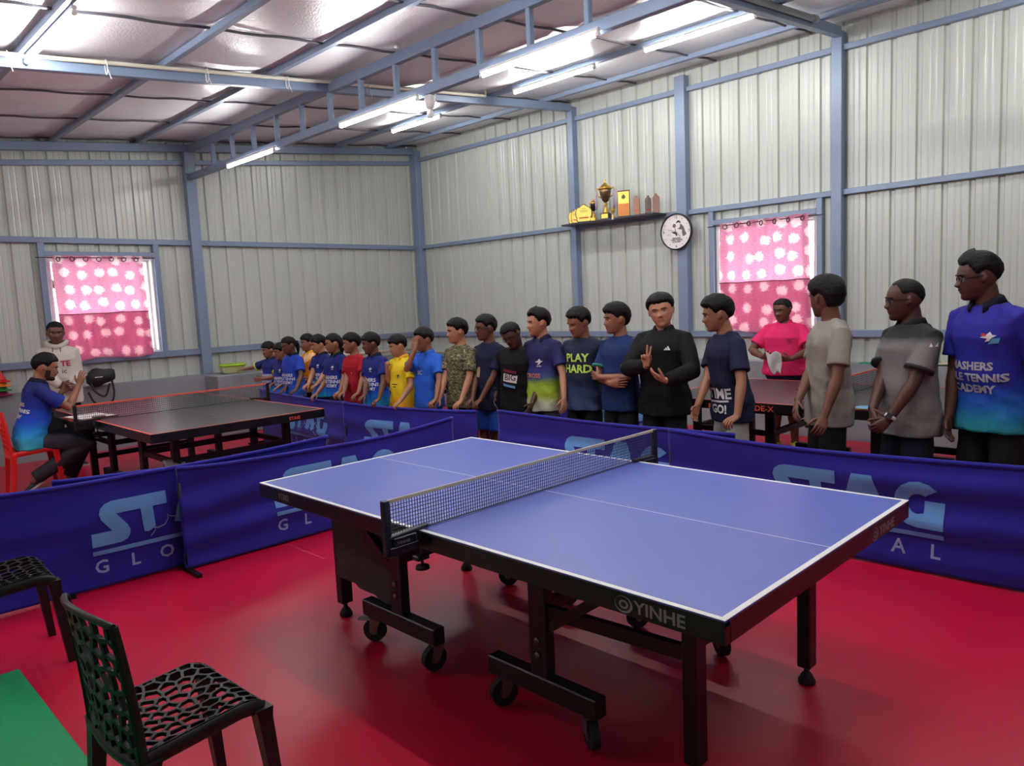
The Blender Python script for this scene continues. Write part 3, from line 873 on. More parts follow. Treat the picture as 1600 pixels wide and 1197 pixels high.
def chair(label, x, y, rz, mt, seed):
    """faces local +Y; origin at the floor under the seat centre"""
    t = thing('plastic_chair', label, 'chair', (x, y, 0), rz)
    W, D = .405, .355
    def seat(u, v, off):
        # u across 0..W, v back->front 0..D
        px = u - W / 2; py = v - D / 2
        dish = -.022 * math.cos(PI * px / W) * math.sin(PI * min(1, v / D * 1.0)) 
        roll = .022 * (v / D) - .055 * max(0, (v / D - .8) / .2) ** 2 * .45
        return Vector((px, py, .445 + dish + roll + off))
    m = lattice(seat, W, D, 8, 8, seed, .0048, .012); m.build('seat', mt, t, auto=40)
    m = MB()
    for s in (0, W):
        m.tube([seat(s, D * k / 10, -.028) for k in range(11)], (.008, .024), 8)
    m.tube([seat(W * k / 10, D, -.020) for k in range(11)], (.008, .018), 8); m.tube([seat(W * k / 10, 0, -.024) for k in range(11)], (.008, .024), 8)
    m.build('seat_rim', mt, t, auto=50)
    BH = .43
    def back(u, v, off):
        px = (u - W / 2) * (1.0 - .06 * v / BH)
        bow = .045 * math.cos(PI * px / W) * (.4 + .6 * v / BH)
        py = -D / 2 - .005 - .035 * (v / BH) ** 1.6 - bow + off
        return Vector((px, py, .395 + v * (1 + .06 * math.cos(PI * px / W))))
    m = lattice(lambda u, v, o: back(u, v, o * .9), W, BH, 8, 8, seed + 9, .0075, .014); m.build('backrest', mt, t, auto=40)
    m = MB()
    for s in (0, W):
        m.tube([back(s, BH * k / 10, -.006) for k in range(11)], (.010, .014), 8)
    m.tube([back(W * k / 12, BH, -.006) for k in range(13)], (.010, .010), 8); m.tube([back(W * k / 12, 0, -.006) for k in range(13)], (.014, .022), 8)
    m.build('back_rim', mt, t, auto=50)
    for sx in (-1, 1):
        for sy, z1 in ((-1, .415), (1, .420)):
            m = MB()
            a = Vector((sx * (W / 2 - .002), sy * (D / 2 - .004), z1)); b_ = Vector((sx * (W / 2 + .012), sy * (D / 2 + .035), 0))
            rings = []
            for p, hw in ((a + Vector((0, 0, .0)), .029), (a.lerp(b_, .08), .024), (a.lerp(b_, .5), .020), (b_, .016)):
                c = hw
                rings.append([p + Vector((sx * -hw * 1.2, -hw, 0)), p + Vector((sx * hw * .8, -hw, 0)), p + Vector((sx * hw * .8, hw, 0)), p + Vector((sx * -hw * 1.2, hw, 0))])
            m.loft(rings); m.build('leg', mt, t)
    return t
chair('black perforated plastic chair in the front, backrest towards the green mat', -.005, -1.745, math.radians(3), M_CHAIRB, 3)
chair('black perforated plastic chair cut off by the left edge, seat by the barrier', -1.915, -1.85, math.radians(-2), M_CHAIRB, 8)
# ================================================================== people
def interp(tab, x):
    if x <= tab[0][0]: return tab[0][1]
    for (a, p), (b, q) in zip(tab[:-1], tab[1:]):
        if x <= b:
            t = (x - a) / (b - a)
            return p + (q - p) * t
    return tab[-1][1]

def smooth01(x):
    x = min(1, max(0, x)); return x * x * (3 - 2 * x)

WX = [(-1, .0), (-.985, .12), (-.95, .22), (-.85, .345), (-.7, .43), (-.5, .53), (-.2, .615), (.1, .655), (.4, .65), (.6, .60), (.75, .52), (.87, .40), (.95, .25), (1, 0)]
YF = [(-1, .40), (-.985, .56), (-.95, .68), (-.85, .765), (-.7, .75), (-.6, .755), (-.45, .785), (-.2, .775), (0, .77), (.17, .82), (.4, .77), (.6, .67), (.75, .55), (.87, .40), (.95, .24), (1, 0)]
YB = [(-1, -.30), (-.95, -.20), (-.85, -.02), (-.7, .18), (-.5, .42), (-.2, .72), (.1, .86), (.4, .84), (.6, .74), (.75, .61), (.87, .45), (.95, .28), (1, 0)]
ZS = [-1, -.985, -.95, -.9, -.84, -.77, -.70, -.64, -.59, -.555, -.53, -.505, -.47, -.43, -.38, -.34, -.31, -.28, -.24, -.18, -.12, -.06, 0, .06, .12, .18, .25, .33, .42, .51, .60, .68, .75, .81, .87, .915, .95, .975, .99, 1]

def head_surface(z, al, detail=True, wide=1.0):
    """point on the unit head; al = azimuth, 0 = face (-Y), +90 = person's left (+X)"""
    wx = interp(WX, z) * wide; yf = interp(YF, z); yb = interp(YB, z)
    c, s = math.cos(al), math.sin(al)
    e = 2 / 2.35
    x = wx * math.copysign(abs(s) ** e, s)
    y = -yf * abs(c) ** e if c >= 0 else yb * abs(c) ** e
    if c < 0 and yb < 0: y = yb * abs(c) ** e
    if detail and c > 0:
        ax = abs(x)
        # nose
        if -.40 < z < .14:
            if z > -.29: a = .225 * ((.14 - z) / .43) ** 1.25
            else: a = .225 * (z + .40) / .11
            wd = .075 + .05 * smooth01((.0 - z) / .28)
            y -= a * math.exp(-(x / wd) ** 2)
            y -= .05 * smooth01((-z - .12) / .12) * math.exp(-((ax - .11) / .05) ** 2) * (z > -.38)
        # sockets, brows, lips, chin crease, cheeks
        y += .085 * math.exp(-((ax - .28) / .13) ** 2 - ((z - .01) / .085) ** 2)
        y -= .022 * math.exp(-((ax - .27) / .20) ** 2 - ((z - .17) / .06) ** 2)
        y -= .050 * math.exp(-(x / .17) ** 2 - ((z + .485) / .035) ** 2)
        y -= .055 * math.exp(-(x / .15) ** 2 - ((z + .585) / .04) ** 2)
        y += .030 * math.exp(-(x / .20) ** 2 - ((z + .535) / .014) ** 2)
        y += .035 * math.exp(-(x / .20) ** 2 - ((z + .68) / .05) ** 2)
        y -= .030 * math.exp(-((ax - .36) / .14) ** 2 - ((z + .18) / .14) ** 2)
    return Vector((x, y, z))

def face_y(x, z):
    lo, hi = 0.0, PI / 2
    for _ in range(24):
        m_ = (lo + hi) / 2
        if head_surface(z, m_).x < abs(x): lo = m_
        else: hi = m_
    return head_surface(z, lo).y

def add_head(mb, M, wide):
    n = 44
    rings = []
    for z in ZS[1:-1]:
        rings.append([M @ head_surface(z, 2 * PI * k / n, True, wide) for k in range(n)])
    mb.loft(rings)
    for s in (-1, 1):
        R = []
        for k in range(9):
            t = k / 8; zz = -.27 + .42 * t
            r = math.sin(PI * (t * .92 + .04)) ** .6
            c = Vector((s * (.645 * wide + .05 + .05 * t), .03 + .06 * t, zz))
            R.append([M @ (c + Vector((s * .035 * math.cos(2 * PI * q / 8) * r + s * .05 * math.sin(2 * PI * q / 8) * r, .14 * math.sin(2 * PI * q / 8) * r, 0))) for q in range(8)])
        mb.loft(R)

def hair_mesh(M, style, seed, wide):
    th = style.get('th', .10); top = style.get('top', .08); fr = style.get('fringe', .48); nape = style.get('nape', -.45); side = style.get('side', .02); fw = style.get('fwd', 0.0)
    quiff = style.get('quiff', 0.0); bald = style.get('bald', 0.0); part = style.get('part', 0)
    tab = [(0, fr), (28, fr + .01), (52, fr - .02), (66, fr * .62), (76, side), (86, side - .05), (94, .14), (108, .02), (124, nape * .55), (145, nape), (180, nape - .03)]
    n = 56
    zs = [i / 46 * 1.75 - .75 for i in range(47)]
    V = []
    mb = MB(); rings = []
    for z in zs:
        ring = []
        zz = min(z, .992)
        for k in range(n):
            al = 2 * PI * k / n
            deg = abs(math.degrees(al if al <= PI else al - 2 * PI))
            p = head_surface(zz, al, False, wide)
            zm = interp(tab, deg)
            nz = noise.noise(Vector((p.x * 4 + seed, p.y * 4, p.z * 2.2))) + .8 * noise.noise(Vector((p.x * 13 + seed, p.y * 13, p.z * 4)))
            zm += .07 * nz * (1 if deg < 60 else .4)
            m_ = smooth01((z - zm) / (.13 if deg < 55 else .13 + .22 * smooth01((deg - 55) / 30)))
            front = max(0, math.cos(al))
            tt = th + top * max(0, z) ** .7 + .034 * nz * (1 if th > .05 else .2)
            if fw: tt += fw * front ** 2 * smooth01((z - fr) / .15) * (1 - smooth01((z - .85) / .15))
            off = tt * m_ - .07 * (1 - m_)
            ctr = Vector((0, .03, .05))
            q = p + (p - ctr).normalized() * off
            if quiff and front > .3: q.z += quiff * smooth01((z - .5) / .4) * front
            ring.append(M @ q)
        rings.append(ring)
    mb.loft(rings)
    return mb

def shell_patch(M, al0, al1, z0, z1, off, wide, n=14, m_=10):
    """thin patch lying on the face (beard, moustache)"""
    R = []
    for j in range(m_ + 1):
        z = z0 + (z1 - z0) * j / m_
        R.append([M @ (lambda p: p + Vector((p.x * .3, p.y, 0)).normalized() * off * (1 if 0 < j < m_ else .1) * (1 if 0 < i < n else .1))(head_surface(z, al0 + (al1 - al0) * i / n, True, wide)) for i in range(n + 1)])
    mb = MB(); mb.loft(R, caps=False, closed=False)
    return mb

def remesh(mb, vox, sm=3, dec=None):
    me = bpy.data.meshes.new('r'); me.from_pydata([tuple(v) for v in mb.v], [], mb.f)
    bm = bmesh.new(); bm.from_mesh(me); bmesh.ops.recalc_face_normals(bm, faces=bm.faces); bm.to_mesh(me); bm.free()
    o = bpy.data.objects.new('r', me); C.objects.link(o)
    r = o.modifiers.new('r', 'REMESH'); r.mode = 'VOXEL'; r.voxel_size = vox; r.adaptivity = 0
    if sm:
        s = o.modifiers.new('s', 'SMOOTH'); s.factor = .5; s.iterations = sm
    if dec:
        d = o.modifiers.new('d', 'DECIMATE'); d.ratio = dec
    dg = bpy.context.evaluated_depsgraph_get()
    out_ = bpy.data.meshes.new_from_object(o.evaluated_get(dg))
    bpy.data.objects.remove(o); bpy.data.meshes.remove(me)
    return out_

def ring(c, rx, ry, X=Vector((1, 0, 0)), Y=Vector((0, 1, 0)), n=20, p=2.4):
    out_ = []
    for k in range(n):
        a = 2 * PI * k / n
        cc, ss = math.cos(a), math.sin(a)
        out_.append(c + X * (rx * math.copysign(abs(cc) ** (2 / p), cc)) + Y * (ry * math.copysign(abs(ss) ** (2 / p), ss)))
    return out_

HANDS = {   # per-joint curl of index..little, spread, thumb (out, curl)
    'relaxed': ([(.30, .35, .25)] * 4, .10, (.7, .25)),
    'grip': ([(.75, .70, .45)] * 4, .08, (.6, .3)),
    'over': ([(.45, .85, .40), (.5, .85, .4), (.5, .85, .4), (.5, .9, .4)], .14, (.8, .3)),
    'flat': ([(.12, .15, .10)] * 4, .12, (.8, .1)),
    'fist': ([(1.3, 1.5, 1.0)] * 4, .02, (.45, .9)),
    'v': ([(-.02, .04, .03), (-.02, .04, .03), (1.35, 1.6, 1.0), (1.35, 1.6, 1.0)], .42, (.35, 1.0)),
    'open': ([(.15, .35, .25), (.2, .4, .3), (.3, .5, .3), (.35, .5, .3)], .16, (.9, .2)),
}
def hand(solid, fine, W, f, n, side, s, pose):
    """palm into 'solid', fingers into 'fine'. f finger direction, n palm normal (towards the palm), side +1/-1: which way the thumb is"""
    f = Vector(f).normalized(); n = Vector(n); n = (n - f * f.dot(n)).normalized(); t = f.cross(n) * side      # t: towards the thumb
    t.normalize()
    L = .088 * s
    solid.loft([ring(W + f * (L * k), a * s, b * s, t, n, 14, 2.6) for k, a, b in ((-.10, .024, .019), (.12, .029, .018), (.45, .039, .016), (.85, .041, .014), (1.0, .037, .011))])
    curls, spr, (tout, tcurl) = HANDS[pose]
    lens = [.072, .080, .074, .057]
    for i in range(4):
        q = (1.5 - i) / 1.5
        base = W + f * (L * (.93 - .03 * abs(i - 1))) + t * (q * .0285 * s)
        d = (f + t * (q * spr * .6)).normalized()
        pts = [base - d * .012 * s]; rr = [.0092 * s]
        ang = 0
        ax = d.cross(n).normalized()
        pts.append(base); rr.append(.0096 * s)
        p = base
        for j, fr in enumerate((.45, .30, .25)):
            ang += curls[i][j]
            dd = (d * math.cos(ang) + n * math.sin(ang))
            ln = lens[i] * s * fr
            p2 = p + dd * ln
            pts += [p.lerp(p2, .5), p2]; rr += [(.0090 - .0008 * j) * s * (.9 if i == 3 else 1), (.0086 - .0010 * j) * s * (.9 if i == 3 else 1)]
            p = p2
        pts.append(p + dd * .004 * s); rr.append(.004 * s)
        fine.tube(pts, rr, 7)
    b0 = W + f * (L * .22) + t * .020 * s
    d = (f * .62 + t * tout + n * .28).normalized()
    p1 = b0 + d * .040 * s
    d2 = (d + n * tcurl * .8 + f * .45 - t * tcurl * .5).normalized()
    p2 = p1 + d2 * .032 * s
    d3 = (d2 + n * tcurl * .5 - t * tcurl * .3).normalized()
    p3 = p2 + d3 * .024 * s
    fine.tube([b0 - d * .012 * s, b0, b0.lerp(p1, .5), p1, p1.lerp(p2, .5), p2, p2.lerp(p3, .6), p3], [.012 * s, .0135 * s, .0125 * s, .011 * s, .0105 * s, .0098 * s, .009 * s, .004 * s], 8)

def ik(S, Wt, l1, l2, pole):
    d = Wt - S; L = d.length
    mx = (l1 + l2) * .995
    if L > mx: Wt = S + d * (mx / L); d = Wt - S; L = mx
    dn = d / L
    a = (l1 * l1 - l2 * l2 + L * L) / (2 * L)
    h = math.sqrt(max(0, l1 * l1 - a * a))
    p = pole - dn * pole.dot(dn)
    if p.length < 1e-5: p = dn.orthogonal()
    return S + dn * a + p.normalized() * h, Wt

def zgrad(name, stops, z0, z1, rough=.75, var=.05, wob=.0):
    """cloth whose dye changes with height (a printed gradient)"""
    m = bpy.data.materials.new(name); m.use_nodes = True
    nt = m.node_tree; N = nt.nodes; L = nt.links; b = N['Principled BSDF']
    tc = N.new('ShaderNodeTexCoord'); sp = N.new('ShaderNodeSeparateXYZ'); mr = N.new('ShaderNodeMapRange'); rp = N.new('ShaderNodeValToRGB')
    nz = N.new('ShaderNodeTexNoise'); nz.inputs['Scale'].default_value = 7; nz.inputs['Detail'].default_value = 3
    ad = N.new('ShaderNodeMath'); ad.operation = 'MULTIPLY_ADD'; ad.inputs[1].default_value = wob
    L.new(tc.outputs['Object'], sp.inputs[0]); L.new(tc.outputs['Object'], nz.inputs['Vector'])
    L.new(nz.outputs['Fac'], ad.inputs[0]); L.new(sp.outputs[2], ad.inputs[2]); L.new(ad.outputs[0], mr.inputs[0])
    mr.inputs[1].default_value = z0; mr.inputs[2].default_value = z1
    els = rp.color_ramp.elements
    while len(els) < len(stops): els.new(.5)
    for e, (p, c) in zip(els, stops): e.position = p; e.color = (*lin(c), 1)
    L.new(mr.outputs[0], rp.inputs[0]); L.new(rp.outputs[0], b.inputs['Base Color'])
    b.inputs['Roughness'].default_value = rough; b.inputs['Specular IOR Level'].default_value = .25
    return m

def blotch(name, cols, scale, stretch=(1, 1, 1), rough=.8, kind='noise'):
    """cloth with a patchy print of several colours"""
    m = bpy.data.materials.new(name); m.use_nodes = True
    nt = m.node_tree; N = nt.nodes; L = nt.links; b = N['Principled BSDF']
    tc = N.new('ShaderNodeTexCoord'); mp = N.new('ShaderNodeMapping'); mp.inputs['Scale'].default_value = stretch
    L.new(tc.outputs['Object'], mp.inputs['Vector'])
    if kind == 'noise':
        t = N.new('ShaderNodeTexNoise'); t.inputs['Scale'].default_value = scale; t.inputs['Detail'].default_value = 2.5; o_ = t.outputs['Fac']
    else:
        t = N.new('ShaderNodeTexVoronoi'); t.inputs['Scale'].default_value = scale; o_ = t.outputs['Color']
    L.new(mp.outputs['Vector'], t.inputs['Vector'])
    rp = N.new('ShaderNodeValToRGB'); rp.color_ramp.interpolation = 'CONSTANT'
    els = rp.color_ramp.elements
    while len(els) < len(cols): els.new(.5)
    for e, (p, c) in zip(els, cols): e.position = p; e.color = (*lin(c), 1)
    L.new(o_, rp.inputs[0]); L.new(rp.outputs[0], b.inputs['Base Color'])
    b.inputs['Roughness'].default_value = rough; b.inputs['Specular IOR Level'].default_value = .25
    return m

def cloth_mat(name, col, rough=.8): return mat(name, col, rough, 0, .22, var=.09, vscale=14, bump=.10, bscale=150, bdist=.003)
M_HAIR = mat('black_hair', (17, 14, 14), .62, 0, .22, var=.25, vscale=60, bump=.8, bscale=70, bdist=.006)
M_EYEW = mat('eye_white', (214, 206, 198), .3)
M_IRIS = mat('iris_dark', (22, 13, 10), .6, 0, .2)
M_BROW = mat('eyebrow_hair', (24, 17, 15), .8)
M_BEARD = mat('short_beard', (56, 37, 30), .85, 0, .2, var=.3, vscale=90)
M_SPEC = mat('spectacle_frame', (36, 30, 32), .3, .4)
M_LENS = M_GLASS
def skin(name, col): return mat(name, col, .48, 0, .4, var=.07, vscale=18)
SK = {'a': skin('skin_light_brown', (176, 124, 96)), 'b': skin('skin_brown', (146, 98, 74)), 'c': skin('skin_deep_brown', (104, 66, 50)), 'd': skin('skin_dark_brown', (78, 48, 38))}
LIP = {'a': mat('lip_a', (150, 84, 74), .5), 'b': mat('lip_b', (120, 68, 60), .5), 'c': mat('lip_c', (86, 46, 42), .5), 'd': mat('lip_d', (66, 38, 36), .5)}

def person(label, x, y, H, yaw, sk='b', b=1.0, head=(0, 0, 0), lean=(0, 0), twist=0, L=None, R=None, shirt=None, sleeve='short', hem=.455, pants=None, plen='long',
           hair={}, voxel=.0080, seed=1, glasses=False, beard=None, collar=None, prints=(), legs=None, hipz=None, shoes=(40, 40, 44), shift=(0, 0), fem=False, hw=1.0, cuff=None, hood=False):
    root = thing('person', label, 'person', (x, y, 0), math.radians(yaw))
    inv = (Matrix.Translation((x, y, 0)) @ Matrix.Rotation(math.radians(yaw), 4, 'Z')).inverted()
    if hair.get('th', .1) > .04: H = H - .014
    hh = min(.262, max(.198, .205 + (H - 1.35) * .145))
    Zs = H - hh - .041 * H                    # shoulder joint height (standing)
    Zp = .52 * H
    dz = 0.0 if hipz is None else hipz - Zp   # seated: whole trunk lowered
    PV = Vector((shift[0], shift[1], Zp + dz))
    Rt = Matrix.Rotation(math.radians(twist), 3, 'Z') @ Matrix.Rotation(math.radians(lean[0]), 3, 'X') @ Matrix.Rotation(math.radians(lean[1]), 3, 'Y')
    def tr(v, k=1.0):
        """trunk point given in the standing frame"""
        v = Vector(v); q = v - Vector((0, 0, Zp))
        if q.z <= 0: return PV + q
        kk = smooth01(q.z / (.10 * H))
        return PV + q.lerp(Rt @ q, kk)
    TX = Rt @ Vector((1, 0, 0)); TY = Rt @ Vector((0, 1, 0)); TZ = Rt @ Vector((0, 0, 1))
    sw = (.099 if not fem else .094) * H * (.62 + .38 * b)
    # trunk profile: z, half width, half depth, y offset
    hip = 1.06 if fem else 1.0
    prof = [(.455, .070 * hip, .052, 0), (.475, .088 * hip, .062, 0), (.52, .094 * hip, .068, .004), (.57, .086 * hip, .062, 0), (.62, .080, .058, -.004), (.68, .088, .064, -.004)]
    zz = Zs / H
    prof += [((.68 + zz) / 2, .097, .069, -.002), (zz - .030, .098, .064, .004), (zz - .004, .078, .052, .008), (zz + .016, .056, .044, .010), (zz + .034, .040, .037, .010)]
    prof = [(p[0], p[1] * (b if p[0] < zz - .03 else .6 + .4 * b), p[2] * b ** 1.15, p[3]) for p in prof]
    def trunk(mb, grow, z0=None, z1=None, loose=0.0):
        R_ = []
        zs = sorted(set([p[0] for p in prof] + [z for z in (z0, z1) if z]))
        for z in zs:
            if z0 and z < z0 - 1e-6: continue
            if z1 and z > z1 + 1e-6: continue
            w_ = interp([(p[0], p[1]) for p in prof], z) * H; d_ = interp([(p[0], p[2]) for p in prof], z) * H; yo = interp([(p[0], p[3]) for p in prof], z) * H
            g = grow
            if loose and z < .66:
                w_ = max(w_, (.085 + .010 * smooth01((.56 - z) / .07)) * H * b); d_ = max(d_, .064 * H * b ** 1.15); g += loose + .006 * smooth01((.56 - z) / .07)
            c = tr((0, yo, z * H))
            X, Y = (TX, TY) if z > .60 else ((Vector((1, 0, 0)), Vector((0, 1, 0))) if z <= .52 else (Vector((1, 0, 0)).lerp(TX, (z - .52) / .08).normalized(), Vector((0, 1, 0)).lerp(TY, (z - .52) / .08).normalized()))
            R_.append(ring(c, w_ + g, d_ + g, X, Y, 24))
        mb.loft(R_)
    # head placement
    hy, hp, hr = head
    neck0 = tr((0, .012 * H, Zs + .030 * H))
    HB = tr((0, -.004 * H, H - hh + .42 * hh))
    Mh = Matrix.Rotation(math.radians(hy), 4, 'Z') @ Matrix.Rotation(math.radians(hp), 4, 'X') @ Matrix.Rotation(math.radians(hr), 4, 'Y')
    pivot = tr((0, .004 * H, H - hh * .80))
    ctr = pivot + Mh.to_3x3() @ Vector((0, -.016 * H, hh * .30))
    HM = Matrix.Translation(ctr) @ Mh @ Matrix.Diagonal((hh / 2, hh / 2, hh / 2, 1))
    solid = MB(); fine = MB()
    trunk(solid, -.010)
    nr = (.030 if fem else .034) * H * (.75 + .25 * b)
    solid.tube([tr((0, .010 * H, Zs + .0 * H)), tr((0, .009 * H, Zs + .035 * H)), pivot.lerp(tr((0, .008 * H, Zs + .045 * H)), .5), pivot, ctr + (Mh.to_3x3() @ Vector((0, .1 * hh * .5, -.1 * hh)))], [nr * 1.25, nr * 1.08, nr * .98, nr * .98, nr * .9], 16)
    add_head(solid, HM, hw)
    # arms
    arms = {}
    l1, l2 = .176 * H, .152 * H
    r0 = .0268 * H * (.45 + .55 * b)
    hs = H / 1.72 * .98
    for sgn, A in ((1, L), (-1, R)):
        A = dict(A or {})
        S = tr((sgn * sw, .008 * H, Zs - .020 * H))
        if 'w' in A: Wt = inv @ Vector(A['w'])
        elif 'lw' in A: Wt = Vector(A['lw'])
        else: Wt = S + Vector((sgn * .045 * H, -.02 * H, -.31 * H))
        pole = Vector(A.get('pole', (sgn * .5, .9, -.2)))
        E_, Wt = ik(S, Wt, l1, l2, pole)
        arms[sgn] = (S, E_, Wt)
        inn = tr((sgn * sw * .50, .008 * H, Zs - .004 * H))
        solid.tube([inn, S, S.lerp(E_, .3), S.lerp(E_, .7), E_, E_.lerp(Wt, .22), E_.lerp(Wt, .6), Wt], [r0 * 1.1, r0 * 1.12, r0 * 1.05, r0 * .92, r0 * .82, r0 * .88, r0 * .70, r0 * .56], 12)
        f = Vector(A['f']) if 'f' in A else (Wt - E_)
        if A.get('world'): f = inv.to_3x3() @ f
        n_ = Vector(A['n']) if 'n' in A else Vector((-sgn, .2, 0))
        if A.get('world') and 'n' in A: n_ = inv.to_3x3() @ n_
        ts = A.get('thumb')
        if ts is None:
            fn = f.normalized(); nn = (n_ - fn * fn.dot(n_)).normalized()
            # anatomical: for the left hand (sgn=+1), thumb = f x n ; right hand mirrored
            ts = -sgn
        hand(solid, fine, Wt, f, n_, ts, hs, A.get('pose', 'relaxed'))
    # legs
    J = {}
    for sgn in (1, -1):
        if legs and sgn in legs: hipj, kn, an, toe = [Vector(p) for p in legs[sgn]]
        else:
            hipj = PV + Vector((sgn * .050 * H, 0, -.02 * H)); kn = Vector((sgn * .058 * H + shift[0] * .5, -.012 * H + shift[1] * .4, .275 * H)); an = Vector((sgn * .062 * H, .01 * H, .045 * H)); toe = Vector((sgn * .5, -1, 0))
        J[sgn] = (hipj, kn, an, toe)
        lr = .050 * H * (.4 + .6 * b)
        solid.tube([hipj + Vector((0, 0, .03 * H)), hipj, hipj.lerp(kn, .35), hipj.lerp(kn, .8), kn, kn.lerp(an, .28), kn.lerp(an, .7), an, an + Vector((0, 0, -.02 * H))], [lr * .66, lr * .80, lr * .92, lr * .74, lr * .66, lr * .70, lr * .48, lr * .42, lr * .45], 12)
    me = remesh(solid, voxel, 2, .55)
    # fingers join the same mesh
    bm = bmesh.new(); bm.from_mesh(me)
    vs = [bm.verts.new(v) for v in fine.v]
    for f_ in fine.f:
        try: bm.faces.new([vs[i] for i in f_])
        except ValueError: pass
    bmesh.ops.recalc_face_normals(bm, faces=bm.faces)
    bm.to_mesh(me); bm.free()
    me.name = 'body'; me.materials.clear()
    link_mesh('body', me, SK[sk], root, True)
    # ---- shirt
    if shirt is not None:
        mb = MB(); trunk(mb, .012, hem, zz + .026, .012 if b < 1.2 else .008)
        for sgn in (1, -1):
            S, E_, Wt = arms[sgn]
            inn = tr((sgn * sw * .40, .008 * H, Zs - .004 * H))
            rs = r0 * 1.06 + .010
            mb.tube([tr((0, .012 * H, Zs + .022 * H)), tr((sgn * sw * .45, .010 * H, Zs + .002 * H)), S + TZ * (.004 * H)], [.030 * H, .027 * H, rs * .80], 12)
            if sleeve == 'short':
                mb.tube([inn, S + TZ * .002, S.lerp(E_, .35), S.lerp(E_, .72)], [rs * .95, rs * 1.02, rs * 1.12, rs * 1.24], 14)
            else:
                mb.tube([inn, S + TZ * .002, S.lerp(E_, .4), S.lerp(E_, .85), E_, E_.lerp(Wt, .2), E_.lerp(Wt, .6), E_.lerp(Wt, .90), E_.lerp(Wt, .97)], [rs * .95, rs * 1.04, rs * 1.10, rs * 1.08, rs * 1.1, rs * 1.08, rs * .95, rs * .86, rs * .72], 14)
        sm_ = remesh(mb, max(.009, voxel * 1.15), 3, .6)
        sm_.materials.clear()
        # folds
        sm_.calc_loop_triangles()
        nrm = [v.normal.copy() for v in sm_.vertices]
        for v, n_ in zip(sm_.vertices, nrm):
            c = v.co
            k = noise.noise(Vector((c.x * 9 + seed * 3, c.y * 9, c.z * 16 + c.x * 10))) * .0075 + noise.noise(Vector((c.x * 26, c.y * 26, c.z * 34 + seed))) * .003
            low = smooth01((.70 * H - (c.z - dz)) / (.2 * H))
            v.co = c + n_ * k * (.5 + .8 * low)
        sh = link_mesh('shirt', sm_, shirt, root, True)
        bv = None
        if prints:
            bv = BVHTree.FromPolygons([v.co.copy() for v in sm_.vertices], [tuple(p.vertices) for p in sm_.polygons])
        flat = []
        for pr in prints:
            if pr[0] == 'poly': flat += [(pr[0], [q_], *pr[2:]) for q_ in pr[1]]
            else: flat.append(pr)
        for ip, pr in enumerate(flat):
            kind, data, (px, pz), size, m_ = pr[:5]
            opt = pr[5] if len(pr) > 5 else {}
            nd = Vector(opt.get('n', (0, -1, 0))); nd = (Rt @ nd).normalized()
            up = TZ; rt = up.cross(nd).normalized() * 1.0
            up = nd.cross(rt).normalized()
            if kind == 'text': V2, F2 = text_poly(data, size, **{k: v for k, v in opt.items() if k in ('bold', 'xs', 'shear', 'spacing')})
            else: V2, F2 = subdivide_poly([[(a * size, c * size) for a, c in poly] for poly in data], .03)
            if kind == 'text':
                bm = bmesh.new(); vv = [bm.verts.new((a, c, 0)) for a, c in V2]
                for f_ in F2:
                    try: bm.faces.new([vv[i] for i in f_])
                    except ValueError: pass
                for _ in range(3):
                    es = [e for e in bm.edges if e.calc_length() > .03]
                    if not es: break
                    bmesh.ops.subdivide_edges(bm, edges=es, cuts=1); bmesh.ops.triangulate(bm, faces=[q for q in bm.faces if len(q.verts) > 4])
                bm.verts.index_update(); V2 = [(v.co.x, v.co.y) for v in bm.verts]; F2 = [[v.index for v in q.verts] for q in bm.faces]; bm.free()
            o3 = tr((0, 0, pz * H))
            P3 = []; ok = []
            for a, c in V2:
                q = o3 + rt * (px * H + a) + up * c
                h = bv.ray_cast(q + nd * .6, -nd, 1.2)
                if h[0] is None: P3.append(q + nd * .1 * H); ok.append(False)
                else: P3.append(h[0] + nd * (.0042 + .0008 * ip)); ok.append(True)
            F3 = [f_ for f_ in F2 if all(ok[i] for i in f_) and max((P3[i] - P3[j]).length for i in f_ for j in f_) < .08]
            if F3:
                mb = MB(); mb.add(P3, F3); po_ = mb.build('print', m_, sh, recalc=False)
                if kind == 'text': po_['kind'] = 'stuff'
        if collar:
            mb = MB(); n = 22
            c0 = tr((0, .008 * H, Zs + .034 * H))
            R1 = []
            for (g, dzz) in ((.046, -.010), (.044, .004), (.040, .016), (.048, .012), (.058, -.010)):
                rr = []
                for k in range(n + 1):
                    a = -PI / 2 + .42 + (2 * PI - .84) * k / n
                    fr_ = max(0, -math.sin(a))
                    rr.append(c0 + TX * (g * H * .95 * math.cos(a)) + TY * (g * H * .92 * math.sin(a)) + TZ * ((dzz - .022 * fr_ ** 2) * H) - TY * (.008 * H * fr_))
                R1.append(rr)
            mb.loft(R1, caps=False, closed=False)
            o_ = mb.build('collar', collar, sh, True); so = o_.modifiers.new('t', 'SOLIDIFY'); so.thickness = .006
        if cuff:
            for sgn in (1, -1):
                S, E_, Wt = arms[sgn]; rs = (r0 * 1.12 + .012) * 1.30
                a, c = (.66, .73) if sleeve == 'short' else (.88, .97)
                p, q = (S.lerp(E_, a), S.lerp(E_, c)) if sleeve == 'short' else (E_.lerp(Wt, a), E_.lerp(Wt, c))
                mb = MB(); mb.tube([p, q], rs if sleeve == 'short' else rs * .72, 16); mb.build('cuff', cuff, sh, True)
